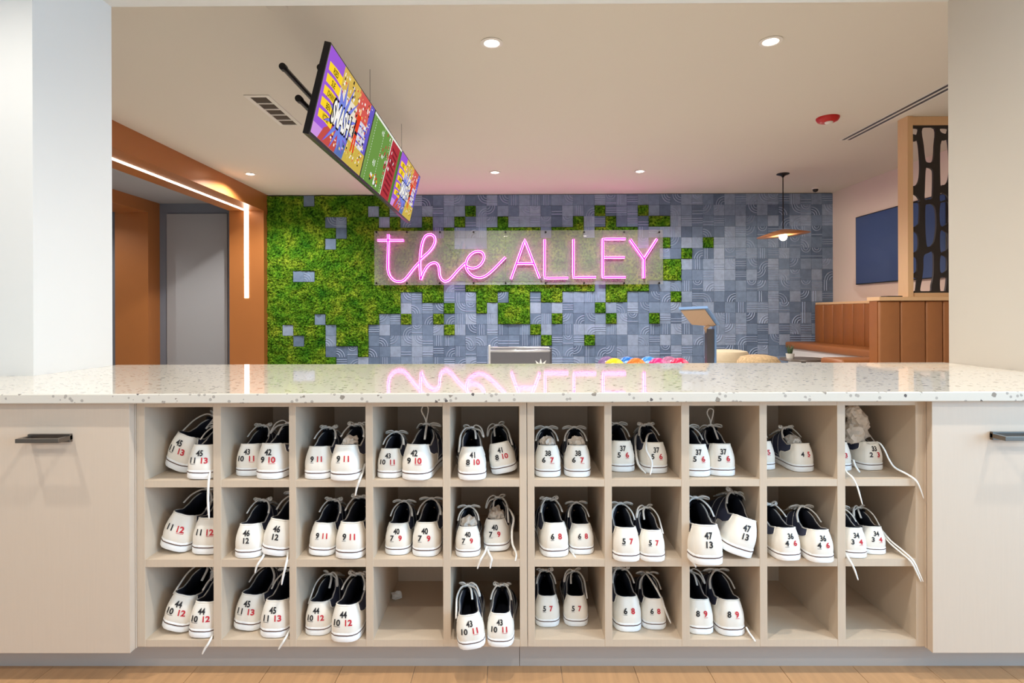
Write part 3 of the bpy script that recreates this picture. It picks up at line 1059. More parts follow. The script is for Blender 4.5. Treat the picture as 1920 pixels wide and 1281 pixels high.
def footprint(x, y, sx, sy, yaw):
    ca, sa = math.cos(-R(yaw)), math.sin(-R(yaw))
    return [(x + p.x * sx * 1.06 * ca - p.y * sy * sa, y + p.x * sx * 1.06 * sa + p.y * sy * ca) for p in OUTP]
def inside(pt, poly):
    r = False; n = len(poly); j = n - 1
    for i in range(n):
        (xi, yi), (xj, yj) = poly[i], poly[j]
        if (yi > pt[1]) != (yj > pt[1]) and pt[0] < (xj - xi) * (pt[1] - yi) / (yj - yi) + xi: r = not r
        j = i
    return r
POSE = {}
pairs = {}
for q in SH: pairs.setdefault((q[0], q[1]), []).append(q)
for key, pr in pairs.items():
    a, b2 = open_px[key[1] - 1]
    cx0, cx1 = fx(a) + .0015, fx(b2) - .0015
    info = []
    for (row, col, wh, px, py, wpx, yaw, roll, nums, lk) in pr:
        p = at_z(px, py, SHELF_Z[row])
        sc = wpx / 54.0 * (p.y / D) * 1.03
        sy = min(sc, 1.12) * (.90 if sc < .93 else 1.0)
        sy = min(sy, (D + CDEP - .006 - p.y) / SL / 1.01)
        info.append((p, sc, sy, yaw))
    best = None
    def opts(i):
        p, sc, sy, yaw = info[i]
        out = []
        for k in (1.0, .8, .6, .4, .2, 0, -.25):
            yw = yaw * k
            for dx in (0, -.004, .004, -.008, .008, -.012, .012):
                fp = footprint(p.x + dx, p.y, sc, sy, yw)
                pen = max(0, cx0 - min(q[0] for q in fp)) + max(0, max(q[0] for q in fp) - cx1)
                out.append((yw, dx, fp, pen * 4000 + abs(yaw) * (1 - k) * .45 + abs(dx) * 600))
        out.sort(key=lambda o: o[3])
        return out[:24]
    for A in opts(0):
        for B in opts(1):
            cost = A[3] + B[3]
            if best and cost >= best[0]: continue
            ov = sum(inside(q, B[2]) for q in A[2]) + sum(inside(q, A[2]) for q in B[2])
            cost += ov * 1.1
            if best is None or cost < best[0]: best = (cost, A, B)
    for q, inf, o in zip(pr, info, best[1:]):
        POSE[q[:3]] = (inf[0] + Vector((o[1], 0, 0)), inf[1], inf[2], o[0])
SHOE = {}
for (row, col, wh, px, py, wpx, yaw, roll, nums, lk) in SH:
    side = 1 if wh == 'r' else -1
    z = SHELF_Z[row]
    p, sc, syl, yaw = POSE[(row, col, wh)]
    marks = ' '.join(n[0] for n in nums)
    lab = 'bowling shoe with cream heel marked %s, %s one in %s row %s cubby' % (marks, 'left' if wh == 'l' else 'right', ROWN[row], ORD[col - 1])
    rz = -R(yaw)
    rx = 0.0
    # a rolled shoe stands on the edge of its sole
    lift = abs(math.sin(R(roll))) * .040 * sc + 0.0004
    t = thing('bowling_shoe', (p.x, p.y + .002, z + lift), lab, 'shoe', 'rental bowling shoes in the cubbies')
    t.rotation_euler = (rx, R(roll), rz)
    t.scale = (sc, syl, sc)
    for nm, me in SM[side].items():
        if nm in ('heel_edge', 'side_tab_mark'): continue
        ob = inst(nm, me, t)
        if nm == 'heel_counter':
            hc = ob
            tag(ob, 'cream leather heel with printed size numbers')
            inst('heel_edge', SM[side]['heel_edge'], ob)
        if nm == 'side_tab':
            inst('tab_mark', SM[side]['side_tab_mark'], ob)
        if nm == 'sole': tag(ob, 'white rubber sole')
    inst('laces', LM[(lk, side)], t)
    for (s, ax, zc, red, ul) in nums:
        inst('size_number', number_mesh(s, ax, zc, red, ul), hc)
    SHOE[(row, col, wh)] = t
bpy.context.view_layer.update()

# loose lace ends that hang out of the cubbies: (shoe, [(px, py, depth)])
H = D - 0.010
LACE = [
 ((0,1,'r'), [(397,868,1.715),(394,885,1.69),(391,905,H),(390,935,H),(391,958,H),(392,973,H)]),
 ((0,3,'r'), [(684,870,1.72),(680,886,1.70),(674,901,H),(669,915,H),(666,930,H)]),
 ((1,2,'r'), [(497,1035,1.71),(492,1046,1.685),(484,1057,H),(480,1066,H),(478,1075,H)]),
 ((1,2,'r'), [(541,1030,1.71),(539,1046,1.685),(535,1064,H),(531,1080,H),(528,1097,H)]),
 ((1,5,'r'), [(913,1025,1.71),(909,1036,1.69),(902,1048,H),(898,1057,H),(895,1067,H)]),
 ((1,5,'r'), [(914,1030,1.71),(918,1040,1.69),(922,1048,H),(920,1057,H),(919,1066,H)]),
 ((1,5,'r'), [(944,945,1.86),(955,955,1.80),(963,972,1.74),(960,995,1.72),(961,1020,1.70),(968,1038,1.69),(966,1052,H)]),
 ((2,1,'r'), [(402,1182,1.71),(397,1195,1.685),(390,1208,H),(384,1217,H),(379,1227,H)]),
 ((2,2,'r'), [(545,1178,1.71),(539,1190,1.685),(532,1202,H),(527,1210,H),(522,1218,H)]),
 ((0,10,'r'), [(1621,827,1.80),(1632,833,1.76),(1647,830,1.73),(1658,843,1.71),(1667,862,1.70),(1678,877,1.70),(1700,889,1.69),(1717,901,H),(1726,918,H),(1732,935,H)]),
 ((0,10,'l'), [(1580,872,1.71),(1588,886,1.69),(1598,895,H),(1607,912,H),(1612,928,H),(1617,946,H)]),
 ((0,10,'l'), [(1600,862,1.74),(1604,874,1.73),(1612,886,1.72)]),
 ((1,10,'l'), [(1580,1016,1.72),(1586,1038,1.69),(1594,1052,H),(1602,1068,H),(1609,1088,H)]),
 ((1,10,'r'), [(1655,996,1.74),(1670,1014,1.72),(1692,1032,1.70),(1712,1051,H),(1723,1074,H),(1731,1091,H)]),
 ((1,10,'r'), [(1655,1000,1.74),(1668,1018,1.72),(1689,1036,1.70),(1708,1053,H),(1720,1076,H),(1727,1091,H)]),
 ((2,8,'r'), [(1399,1176,1.70),(1405,1187,1.69),(1411,1195,1.685),(1416,1203,H)]),
 ((2,7,'r'), [(1198,1072,1.86),(1206,1072,1.84),(1218,1084,1.80),(1236,1114,1.76),(1247,1142,1.74),(1253,1158,1.73),(1258,1169,1.725)]),
 ((0,7,'r'), [(1204,812,1.90),(1192,818,1.86),(1192,846,1.80),(1197,871,1.75),(1211,888,1.73)]),
 ((0,7,'r'), [(1222,812,1.84),(1214,817,1.80),(1211,842,1.72),(1222,866,1.70),(1219,891,1.69)]),
 ((1,8,'l'), [(1288,1036,1.69),(1294,1049,H),(1300,1056,H),(1305,1064,H)]),
 ((1,6,'r'), [(1068,1030,1.73),(1073,1037,1.72),(1080,1047,1.69)]),
]
for key, pts in LACE:
    t = SHOE[key]
    inv = t.matrix_world.inverted()
    w = smoothpts([at(*p) for p in pts], 5)
    n = len(w)
    rr = [.0034 if i < n * .75 else .0034 - .0018 * (i / n - .75) / .25 for i in range(n)]
    k = 1.0 / t.scale.x
    b = MB(); b.tube([inv @ q for q in w], [q * k for q in rr], 6, .6)
    b.local('lace_end', M['lace'], t, True)

# crumpled paper
def crumple(name, c, r, m, label, cat, seed, sq=(1, 1, 1), sub=3, group=None):
    bm = bmesh.new()
    bmesh.ops.create_icosphere(bm, subdivisions=sub, radius=1)
    rn = random.Random(seed)
    b = MB()
    off = Vector((seed * 3.1, seed * 1.3, seed * .7))
    for v in bm.verts:
        d = 1 + .30 * noise.cell(v.co * 3.2 + off) * .6 + .25 * noise.noise(v.co * 2.3 + off) + rn.uniform(-.10, .10)
        v.co *= d
    bm.verts.index_update()
    b.add([(c[0] + v.co.x * r * sq[0], c[1] + v.co.y * r * sq[1], c[2] + v.co.z * r * sq[2]) for v in bm.verts], [[v.index for v in f.verts] for f in bm.faces])
    bm.free()
    return tag(b.build(name, m, None, False), label, cat, group)
def in_shoe(key, yl, zl):
    return SHOE[key].matrix_world @ Vector((0, yl, zl))
for j, (key, r, lab) in enumerate([
    ((0,3,'r'), .026, 'crumpled packing paper inside right shoe marked 9 11, top row third cubby'),
    ((1,5,'l'), .028, 'crumpled packing paper inside left shoe marked 40 7 9, middle row fifth cubby'),
    ((1,5,'r'), .028, 'crumpled packing paper inside right shoe marked 40 7 9, middle row fifth cubby'),
    ((0,6,'l'), .027, 'crumpled packing paper inside left shoe marked 38 6 7, top row sixth cubby'),
    ((0,6,'r'), .028, 'crumpled packing paper inside right shoe marked 38 6 7, top row sixth cubby'),
    ((0,9,'r'), .027, 'silvery crumpled paper inside right shoe marked 4 5, top row ninth cubby')]):
    c = in_shoe(key, .072, .086)
    crumple('crumpled_paper', c, r, M['tissue'] if j == 5 else M['paper'], lab, 'paper', j + 3, (.85, 1.35, .9), 3, 'crumpled paper stuffed in shoes')
# tall crumple rising from the last cubby's shoes
c1 = at(1602, 810, 1.83); c2 = at(1610, 789, 1.83); c3_ = at(1599, 773, 1.83)
b = MB()
for j, (c, r) in enumerate(((c1, .039), (c2, .031), (c3_, .024))):
    bm = bmesh.new(); bmesh.ops.create_icosphere(bm, subdivisions=3, radius=1)
    rn = random.Random(j + 50)
    for v in bm.verts:
        v.co *= 1 + .28 * noise.noise(v.co * 2.6 + Vector((j * 5, 2, 1))) + rn.uniform(-.11, .11)
    bm.verts.index_update()
    b.add([(c.x + v.co.x * r, c.y + v.co.y * r, c.z + v.co.z * r) for v in bm.verts], [[v.index for v in f.verts] for f in bm.faces])
    bm.free()
tag(b.build('crumpled_paper', M['paper']), 'tall crumple of beige packing paper above the shoes marked 33, top row tenth cubby', 'paper', 'crumpled paper stuffed in shoes')
# scrap of tissue in the empty cubby
pt = at_z(744, 1124, SHELF_Z[2])
crumple('tissue_scrap', pt + Vector((0, 0, .014)), .015, M['tissue'], 'small crumpled white tissue lying in the empty bottom cubby', 'tissue', 91, (1.2, .9, .9), 2)

# ------------------------------------------------------------------ neon sign
YS = 10.56
sg_bl, sg_tr = at(702, 535, YS), at(1243, 431, YS)
NS_ = thing('neon_sign', ((sg_bl.x + sg_tr.x) / 2, YS, sg_bl.z), 'pink neon sign reading the ALLEY on clear acrylic panels', 'neon sign')
xm = at(948, 500, YS).x
for (a, b_) in ((sg_bl.x, xm - .002), (xm + .002, sg_tr.x)):
    MB().box(a, b_, YS, YS + .010, sg_bl.z, sg_tr.z, .001).build('acrylic_panel', M['acrylic'], NS_)
for px in (706, 763, 825, 888, 948, 1023, 1095, 1170, 1236):
    for py in (435.5, 531):
        q = at(px, py, YS)
        MB().lathe([(.018, -.010), (.018, 0), (.010, .001), (.010, YB - YS - .01)], 12, (q.x, YS - .002, q.z), 'Y').build('standoff', M['black_metal'], NS_)
def c3(x, y): return (690 + x / 6.62, 420 + y / 6.62)
def c4(x, y): return (950 + x / 6.194, 420 + y / 6.194)
LET = [
 ('lowercase t', c3, [([(252,130),(250,300),(245,480),(246,560),(268,640),(316,696),(375,716),(440,702),(500,640),(570,550),(635,478)], True), ([(118,203),(440,203)], False)]),
 ('lowercase h', c3, [([(655,692),(645,560),(646,430),(660,300),(682,210),(715,152),(765,130),(815,150),(832,200),(812,270),(762,340),(700,398),(655,440)], True),
                      ([(655,692),(690,602),(740,524),(800,484),(852,490),(880,540),(885,610),(902,672),(942,710),(992,704),(1042,660),(1120,570),(1205,487)], True)]),
 ('lowercase e', c3, [([(1225,525),(1270,545),(1330,545),(1390,512),(1430,455),(1440,402),(1418,356),(1365,340),(1300,360),(1242,420),(1216,490),(1224,558),(1260,612),(1312,652),(1380,668),(1450,650),(1530,592),(1620,502),(1706,414)], True)]),
 ('capital A', c4, [([(50,640),(210,185),(382,630)], False), ([(115,460),(310,460)], False)]),
 ('first capital L', c4, [([(442,180),(442,630),(712,628)], False)]),
 ('second capital L', c4, [([(777,180),(777,622),(1035,620)], False)]),
 ('capital E', c4, [([(1380,175),(1118,175),(1118,620),(1380,620)], False), ([(1130,388),(1370,388)], False)]),
 ('capital Y', c4, [([(1435,180),(1595,410),(1595,630)], False), ([(1745,175),(1595,410)], False)]),
]
def poly_dense(pts, step=.02):
    out = []
    for a, b in zip(pts, pts[1:]):
        n = max(1, int((b - a).length / step))
        for k in range(n): out.append(a.lerp(b, k / n))
    out.append(pts[-1])
    return out
for nm, cf, strokes in LET:
    core = MB(); halo = MB()
    for pts, sm in strokes:
        w = [at(*cf(*p), YS - .04) for p in pts]
        if sm: w = smoothpts(w, 6)
        else: w = poly_dense(w, .06)
        core.tube(w, .022, 8)
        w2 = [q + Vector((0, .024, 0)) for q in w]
        halo.tube(w2, .066, 10, .22)  # jacket widened into a flat band that paints the tube's glow
    o = core.build('neon_letter', M['neon_core'], NS_, True)
    tag(o, 'glowing pink neon ' + nm)
    halo.build('tube_jacket', M['neon_jacket'], o, True)

# ------------------------------------------------------------------ ceiling things
def downlight(px, py, nm='recessed_light', z=HC, label='', power=60, X=None):
    q = at_z(px, py, z) if X is None else Vector(X)
    t = thing(nm, (q.x, q.y, z - .012), label, 'ceiling light', 'round recessed ceiling lights')
    MB().lathe([(.062, 0), (.092, 0), (.095, -.006), (.066, -.010), (.060, -.004)], 32, (q.x, q.y, z)).build('trim_ring', M['white_metal'], t, 40)
    MB().lathe([(.060, -.005), (.0, -.007)], 32, (q.x, q.y, z)).build('lens', M['lens'], t)
    l = spot_light('downlight_lamp', (q.x, q.y, z - .03), power, (1.0, 0.95, 0.88), 150, .025, .5)
    return t
downlight(922, 80, label='round recessed light straight ahead, nearest the camera above the screens', power=270)
downlight(1445, 77, label='round recessed light at upper right near the camera', power=270)
downlight(469, 326, label='round recessed light at far left beside the brown beam', power=270)
downlight(928, 323, label='round recessed light near the back wall above the neon letters', power=270)
downlight(1200, 321, label='round recessed light near the back wall right of centre', power=270)

# air vent
v0, v1 = at_z(465, 175, HC), at_z(558, 231, HC)
vt = thing('air_vent', (-2.63, 6.23, HC - .012), 'white rectangular ceiling air vent with five dark louvre openings left of the screens', 'vent')
vx0, vx1, vy0, vy1 = -2.76, -2.50, 5.78, 6.70
fr = MB()
fr.box(vx0, vx0 + .045, vy0, vy1, HC - .012, HC); fr.box(vx1 - .045, vx1, vy0, vy1, HC - .012, HC)
ys = [vy0 + .045 + k * (vy1 - vy0 - .065) / 5 for k in range(6)]
fr.box(vx0 + .045, vx1 - .045, vy0, vy0 + .045, HC - .012, HC)
for y in ys[1:]: fr.box(vx0 + .045, vx1 - .045, y, y + .022, HC - .012, HC)
fr.build('frame', M['white_metal'], vt)
MB().box(vx0 + .03, vx1 - .03, vy0 + .03, vy1 - .02, HC - .003, HC - .001).build('duct', M['dark_void'], vt)
for k in range(5):
    for j in range(4):
        y = ys[k] + .03 + j * .033
        MB().prism([(vx0 + .045, y, HC - .002), (vx0 + .045, y + .014, HC - .010), (vx0 + .045, y + .017, HC - .010), (vx0 + .045, y + .003, HC - .002)], (vx1 - vx0 - .09, 0, 0)).build('louvre', M['dark_void'], vt)
# slot diffuser
sdx = at_z(1578, 262, HC).x
sd = thing('slot_diffuser', (sdx + .05, 6.1, HC - .004), 'long white linear slot diffuser with two dark slots on the ceiling at right', 'vent')
y0_, y1_ = 4.2, at_z(1578, 262, HC).y
MB().box(sdx - .03, sdx + .15, y0_, y1_ + .02, HC - .003, HC + .001).build('frame', M['white_metal'], sd)
for xx in (sdx + .005, sdx + .078):
    MB().box(xx, xx + .034, y0_ + .02, y1_, HC - .006, HC - .003).build('slot', M['kiosk_post'], sd)
# alarm
q = at_z(1552, 221, HC)
al = thing('fire_alarm', (q.x, q.y, HC - .07), 'red round fire alarm with clear strobe on the ceiling', 'fire alarm')
MB().lathe([(.125, 0), (.125, -.012), (.108, -.040), (.07, -.056), (.0, -.060)], 32, (q.x, q.y, HC)).build('housing', M['red'], al, 40)
MB().lathe([(.045, -.052), (.045, -.066), (.03, -.078), (.0, -.080)], 20, (q.x, q.y - .02, HC)).build('strobe', M['white_metal'], al, 40)
# security dome
q = at_z(1529, 352, HC)
dc = thing('dome_camera', (q.x, q.y, HC - .09), 'small dark dome security camera at the corner of ceiling and tiled wall', 'camera')
MB().lathe([(.062, 0), (.062, -.02), (.05, -.03)], 24, (q.x, q.y, HC)).build('mount', M['white_metal'], dc, 40)
MB().lathe([(.048, -.028), (.046, -.05), (.034, -.072), (.0, -.084)], 24, (q.x, q.y, HC)).build('dome', M['black_plastic'], dc, True)
# sprinkler cover
q = at_z(519, 12, HC)
tag(MB().lathe([(.074, 0), (.076, -.006), (.068, -.009), (.0, -.010)], 36, (q.x, q.y, HC)).build('sprinkler_cover', M['ceiling'], None, 40), 'flat round beige sprinkler cover plate on the ceiling at top left', 'sprinkler')
# pendant
q = at_z(1468, 326, HC)
zl = at(1468, 441, q.y).z
pl = thing('pendant_lamp', (q.x, q.y, zl), 'wide copper dish pendant lamp with glowing bulb before the tiled wall', 'pendant lamp')
MB().lathe([(.098, 0), (.098, -.010), (.03, -.035), (.012, -.06)], 28, (q.x, q.y, HC)).build('canopy', M['black_metal'], pl, 40)
MB().tube([(q.x, q.y, HC - .05), (q.x, q.y, zl + .10)], .008, 8).build('cord', M['black_metal'], pl, True)
tw = .40
tilt = Matrix.Rotation(R(-4.5), 3, 'Y')
def tl(mb):
    c = Vector((q.x, q.y, zl)); mb.v = [(tilt @ (Vector(v) - c) + c)[:] for v in mb.v]; return mb
tl(MB().lathe([(.0, .092), (.04, .090), (.16, .068), (.30, .030), (tw, .0), (tw, -.004)], 40, (q.x, q.y, zl))).build('shade', M['copper'], pl, True, fix=False)
tl(MB().lathe([(tw - .003, -.003), (.30, .022), (.16, .060), (.0, .082)], 40, (q.x, q.y, zl))).build('shade_lining', M['cream_shade'], pl, True, fix=False)
MB().lathe([(.0, .03), (.04, .02), (.062, -.02), (.055, -.06), (.03, -.085), (.0, -.092)], 20, (q.x, q.y, zl)).build('bulb', M['bulb'], pl, True)
l = bpy.data.lights.new('pendant_glow', 'POINT'); l.energy = 40; l.color = (1, .85, .65); l.shadow_soft_size = .08
lo = bpy.data.objects.new('pendant_glow', l); COL.objects.link(lo); lo.location = (q.x, q.y, zl - .14)

# ------------------------------------------------------------------ hanging screens
SCR = {}
def flat(name, c, s=1.0):
    k = ('f', c, s)
    if k not in SCR: SCR[k] = emit('screen_%d_%d_%d' % c, c, s)
    return SCR[k]
P_T = Vector((-1.174, 0, E + 1.786)); P_B = Vector((-1.322, 0, E + 1.182))
UP = (P_T - P_B).normalized(); SHT = (P_T - P_B).length
NRM = Vector((0, 1, 0)).cross(UP)
SW = 1.21
def screen(y0, label, kind):
    c = P_B + Vector((0, y0, 0))
    t = thing('hanging_screen', c, label, 'screen', 'ceiling hung screens in a row')
    m3 = Matrix((Vector((0, 1, 0)), UP, NRM)).transposed()
    t.rotation_euler = m3.to_euler()
    W, Hh = SW - .006, SHT
    MB().box(0, W, 0, Hh, -.045, 0, .003).local('housing', M['black_plastic'], t)
    MB().box(.25, W - .25, .12, Hh - .12, -.075, -.045).local('mount_plate', M['black_metal'], t)
    bz = .012
    x0, x1, z0, z1 = bz, W - bz, bz + .01, Hh - bz
    def P(u, v, d=0): return (x0 + u * (x1 - x0), z0 + v * (z1 - z0), .0012 + d * .0004)
    base_c = {'comic': (236, 226, 205), 'game': (110, 150, 72)}[kind]
    pb = MB(); pb.add([P(0, 0), P(1, 0), P(1, 1), P(0, 1)], [(0, 1, 2, 3)])
    pic = pb.local('picture', flat('b', base_c), t, fix=False)
    layers = {}
    def pl_(c, pts, d):
        b = layers.setdefault((c, d), MB())
        b.add([P(u, v, d) for u, v in pts], [tuple(range(len(pts)))])
    def rect(c, u0, v0, u1, v1, d, sk=0.0): pl_(c, [(u0, v0), (u1, v0 + sk), (u1, v1 + sk), (u0, v1)], d)
    def word(c, s, u, v, h, d, bold=.02, sx=1.0):
        vs, fs = text_mesh(s, bold)
        k = h / .70
        b = layers.setdefault((c, d), MB())
        ar = (x1 - x0) / (z1 - z0)
        b.add([P(u + q.x * k * sx / ar, v + q.y * k, d) for q in vs], fs)
    rn = random.Random(5 if kind == 'comic' else 9)
    if kind == 'comic':
        rect((158, 92, 214), 0, 0, .27, 1, 1)
        rect((206, 148, 226), 0, .0, .27, .13, 2)
        pl_((196, 82, 74), [(.10, 0), (.46, 0), (.44, .22), (.30, .30), (.16, .16)], 3)
        pl_((92, 116, 178), [(.40, 0), (.56, 0), (.60, .34), (.45, .28)], 4)
        rect((206, 178, 78), .55, 0, 1, .30, 3)
        rect((214, 180, 86), .27, .74, .66, 1, 1)
        rect((214, 92, 84), .62, .62, .90, 1, 1)
        rect((106, 92, 196), .90, 0, 1, 1, 2)
        rect((214, 210, 224), .72, .30, .90, .66, 2)
        for k in range(3): rect((96, 86, 190), .72, .36 + k * .11, .92, .385 + k * .11, 3)
        for k in range(260):
            u, v = rn.uniform(.28, .94), rn.uniform(.06, .95)
            w, h = rn.uniform(.006, .028), rn.uniform(.01, .045)
            rect(rn.choice([(248, 244, 236), (248, 244, 236), (40, 34, 40), (236, 206, 110), (222, 96, 70)]), u, v, u + w, v + h, 4 + (k % 3))
        for k, nm in enumerate(['RSED', 'SUE', 'JOHNNY', 'BEN', 'VICTOR']):
            v = .80 - k * .135
            pl_((252, 214, 48), [(.035, v - .048), (.145, v - .04), (.265, v - .055), (.268, v + .05), (.145, v + .058), (.03, v + .045)], 8)
            word((40, 26, 14), nm, .150, v - .030, .066, 9, .02, .62 if len(nm) > 4 else .8)
        burst = []
        for k in range(28):
            a = 2 * math.pi * k / 28 + .1
            rr = (.46 if k % 2 else .20) * (1 + .22 * math.sin(k * 2.7))
            burst.append((.40 + rr * .56 * math.cos(a), .40 + rr * math.sin(a)))
        pl_((134, 64, 190), [(.40 + (u - .40) * 1.08, .40 + (v - .40) * 1.08) for u, v in burst], 10)
        pl_((118, 134, 222), burst, 11)
        word((30, 24, 30), 'SMASH', .395, .29, .27, 12, .075, .62)
        word((250, 246, 240), 'SMASH', .395, .30, .25, 13, .035, .62)
        # plain red figure
        pl_((226, 66, 36), [(.665, .18), (.69, .18), (.705, .40), (.72, .18), (.745, .20), (.735, .46), (.745, .68), (.70, .78), (.66, .66), (.675, .45)], 10)
        pl_((30, 26, 34), [(.64, .36), (.665, .34), (.672, .60), (.65, .62)], 11)
        pl_((30, 26, 34), [(.675, .43), (.735, .43), (.735, .47), (.675, .47)], 11)
        pl_((240, 190, 140), [(.69, .70), (.72, .70), (.722, .78), (.70, .80), (.688, .76)], 11)
    else:
        rect((176, 56, 64), .62, 0, .93, 1, 1)
        rect((120, 156, 82), .0, 0, .05, 1, 1)
        for u in (.08, .34, .56): 
            for k in range(24): rect((230, 236, 220), u, k / 24, u + .008, k / 24 + .022, 2)
        rect((236, 238, 228), .605, 0, .625, 1, 3)
        rect((236, 238, 228), .0, .965, 1, 1, 3)
        rect((84, 126, 60), .94, 0, 1, 1, 2)
        for k in range(9): pl_((128, 36, 46), [(.68, .10 + k * .09), (.88, .06 + k * .09), (.88, .10 + k * .09), (.68, .14 + k * .09)], 3)
        for k in range(46):
            u, v = rn.gauss(.56, .10), rn.gauss(.52, .2)
            u = max(.03, min(.95, u)); v = max(.03, min(.9, v))
            rect(rn.choice([(196, 36, 60), (240, 240, 240), (196, 36, 60), (60, 40, 60)]), u, v, u + .018, v + .05, 4 + k % 3)
        for k in range(22):
            u, v = rn.uniform(.2, .45), rn.uniform(.04, .16)
            rect(rn.choice([(240, 240, 240), (40, 40, 48), (230, 180, 40), (200, 40, 60)]), u, v, u + .03, v + .04, 4 + k % 3)
        word((240, 244, 236), '4 0', .24, .30, .10, 7, .02, .8)
        word((240, 244, 236), '4 0', .30, .82, .08, 7, .02, .8)
    vs, fs, mi, mats_ = [], [], [], []
    for (c, d), b in sorted(layers.items(), key=lambda kv: kv[0][1]):
        n0 = len(vs)
        mm = flat('s', c)
        if mm not in mats_: mats_.append(mm)
        k = mats_.index(mm)
        vs += [(min(x1, max(x0, v[0])), min(z1, max(z0, v[1])), v[2]) for v in b.v]
        fs += [tuple(i + n0 for i in f) for f in b.f]; mi += [k] * len(b.f)
    me = bpy.data.meshes.new('picture_print'); me.from_pydata(vs, [], fs)
    for mm in mats_: me.materials.append(mm)
    me.polygons.foreach_set('material_index', mi)
    ob = bpy.data.objects.new('picture_print', me); COL.objects.link(ob); ob.parent = pic
    ob['kind'] = 'stuff'
    return t
screen(3.67, 'nearest hanging screen, comic style scoreboard with player names and SMASH burst', 'comic')
screen(3.67 + SW, 'middle hanging screen showing a football game on green field', 'game')
screen(3.67 + 2 * SW, 'farthest hanging screen with comic scoreboard beside the neon sign', 'comic')

# truss that carries the screens
tr = thing('screen_truss', (-1.45, 5.5, E + 1.5), 'black triangular pipe truss behind the hanging screens', 'mount')
CH = [(at(530, 125, 3.9)), (at(601, 127, 3.9)), (at(560, 185, 3.9))]
for c in CH:
    MB().tube([(c.x, c.y, c.z), (c.x, 7.1, c.z)], .020, 10).build('chord', M['black_metal'], tr, 40)
    MB().lathe([(.0, -.012), (.024, -.010), (.026, .0), (.026, .03), (.020, .034)], 12, (c.x, c.y, c.z), 'Y').build('end_cap', M['black_metal'], tr, 40)
for y in (4.55, 5.75, 6.95):
    for a, b_ in ((0, 1), (1, 2), (0, 2)):
        A, B = CH[a], CH[b_]
        MB().tube([(A.x, y, A.z), (B.x, y, B.z)], .014, 8).build('cross_tube', M['black_metal'], tr, 40)
    # bracket from truss to screen back
    sc_mid = (P_T + P_B) / 2 - NRM * .07
    MB().tube([(CH[2].x, y, CH[2].z), (sc_mid.x, y, sc_mid.z)], .018, 8).build('bracket', M['black_metal'], tr, 40)
for y in (6.7,):
    c = CH[1]
    MB().tube([(c.x + .02, y, c.z), (c.x + .02, y, HC)], .002, 6).build('hanging_cable', M['black_metal'], tr, 40)
    c = CH[1]
    MB().tube([(c.x + .02, 5.2, c.z), (c.x + .02, 5.2, HC)], .002, 6).build('hanging_cable', M['black_metal'], tr, 40)

# ------------------------------------------------------------------ booth, divider, wall screen (right)
YV = 6.51
ZSEAT = E - .55
# divider back clad in brown leather channels
xd0 = (1645 - VPX) / F * YV
zc = at(1700, 564, YV).z
dv = thing('booth_divider', (5.2, YV + .08, 0), 'brown leather booth back with light wood ledge, post and black lattice screen', 'divider')
MB().box(xd0, X_RW - .005, YV + .025, YV + .17, 0, zc).build('core', M['leather'], dv)
sx = [1645, 1685, 1732, 1764, 1809, 1854, 1899, 1944]
for a, b_ in zip(sx, sx[1:]):
    xa, xb = (a - VPX) / F * YV, min((b_ - VPX) / F * YV, X_RW - .006)
    MB().box(xa + .004, xb - .004, YV - .012, YV + .03, .1, zc - .004, .016).build('channel', M['leather_dull'], dv, 50)
MB().box(xd0 - .01, X_RW - .005, YV - .03, YV + .2, zc, zc + .045, .003).build('ledge', M['tan_wood'], dv)
xp = (1700 - VPX) / F * YV
zl0 = zc + .045
xf = (1710 - VPX) / F * YV
MB().box(xp, xf, YV, YV + .165, zl0, HC - .002).build('post', M['tan_wood'], dv)
zl1 = at(1740, 233, YV).z
MB().box(xf, X_RW - .01, YV + .02, YV + .10, zl1, HC - .002).build('top_rail', M['tan_wood'], dv)
zlb = at(1740, 549, YV).z
MB().box(xf, X_RW - .01, YV + .02, YV + .10, zl0, zlb).build('bottom_rail', M['tan_wood'], dv)
# lattice: plate with organic holes (from filled 2D curve)
def lat_pt(x, y):            # crop pixels -> plate coordinates (x, z)
    q = at(1400 + x / 2.288, 140 + y / 2.288, YV)
    return (q.x, q.z)
holes = [
 [(716,226),(747,226),(748,240),(742,252),(726,250),(716,242)],
 [(716,300),(738,280),(747,278),(754,330),(757,400),(752,448),(740,470),(724,474),(716,470)],
 [(766,226),(820,226),(819,300),(815,356),(806,371),(788,372),(779,360),(772,300)],
 [(781,400),(794,395),(808,402),(813,420),(812,500),(808,528),(790,531),(776,531),(777,480)],
 [(716,508),(738,514),(750,528),(755,546),(716,646)],
 [(779,562),(790,553),(806,552),(820,564),(826,600),(826,660),(818,712),(806,732),(792,737),(784,728),(779,660)],
 [(716,552),(752,548),(753,620),(748,640),(716,648)],
 [(716,674),(740,676),(748,690),(750,725),(746,752),(732,760),(716,760)],
 [(716,782),(734,780),(743,790),(745,820),(740,846),(716,850)],
 [(772,778),(790,764),(812,758),(816,800),(814,860),(806,900),(800,932),(758,932),(764,880),(770,830)],
 [(716,872),(740,872),(743,886),(736,932),(716,932)],
]
holes[4] = [(716,508),(738,514),(750,528),(754,542),(716,546)]
fill = []
for k, sh in enumerate((128, 246, 364, 482)):
    for h in holes:
        xs_ = [p[0] for p in h]
        fl = [(p[0] + sh, p[1] + (8 if k % 2 else -4)) for p in h]
        fl = [(p[0], min(932, max(226, p[1]))) for p in fl]
        fill.append(fl)
cu = bpy.data.curves.new('lattice', 'CURVE'); cu.dimensions = '2D'; cu.fill_mode = 'BOTH'; cu.extrude = .012
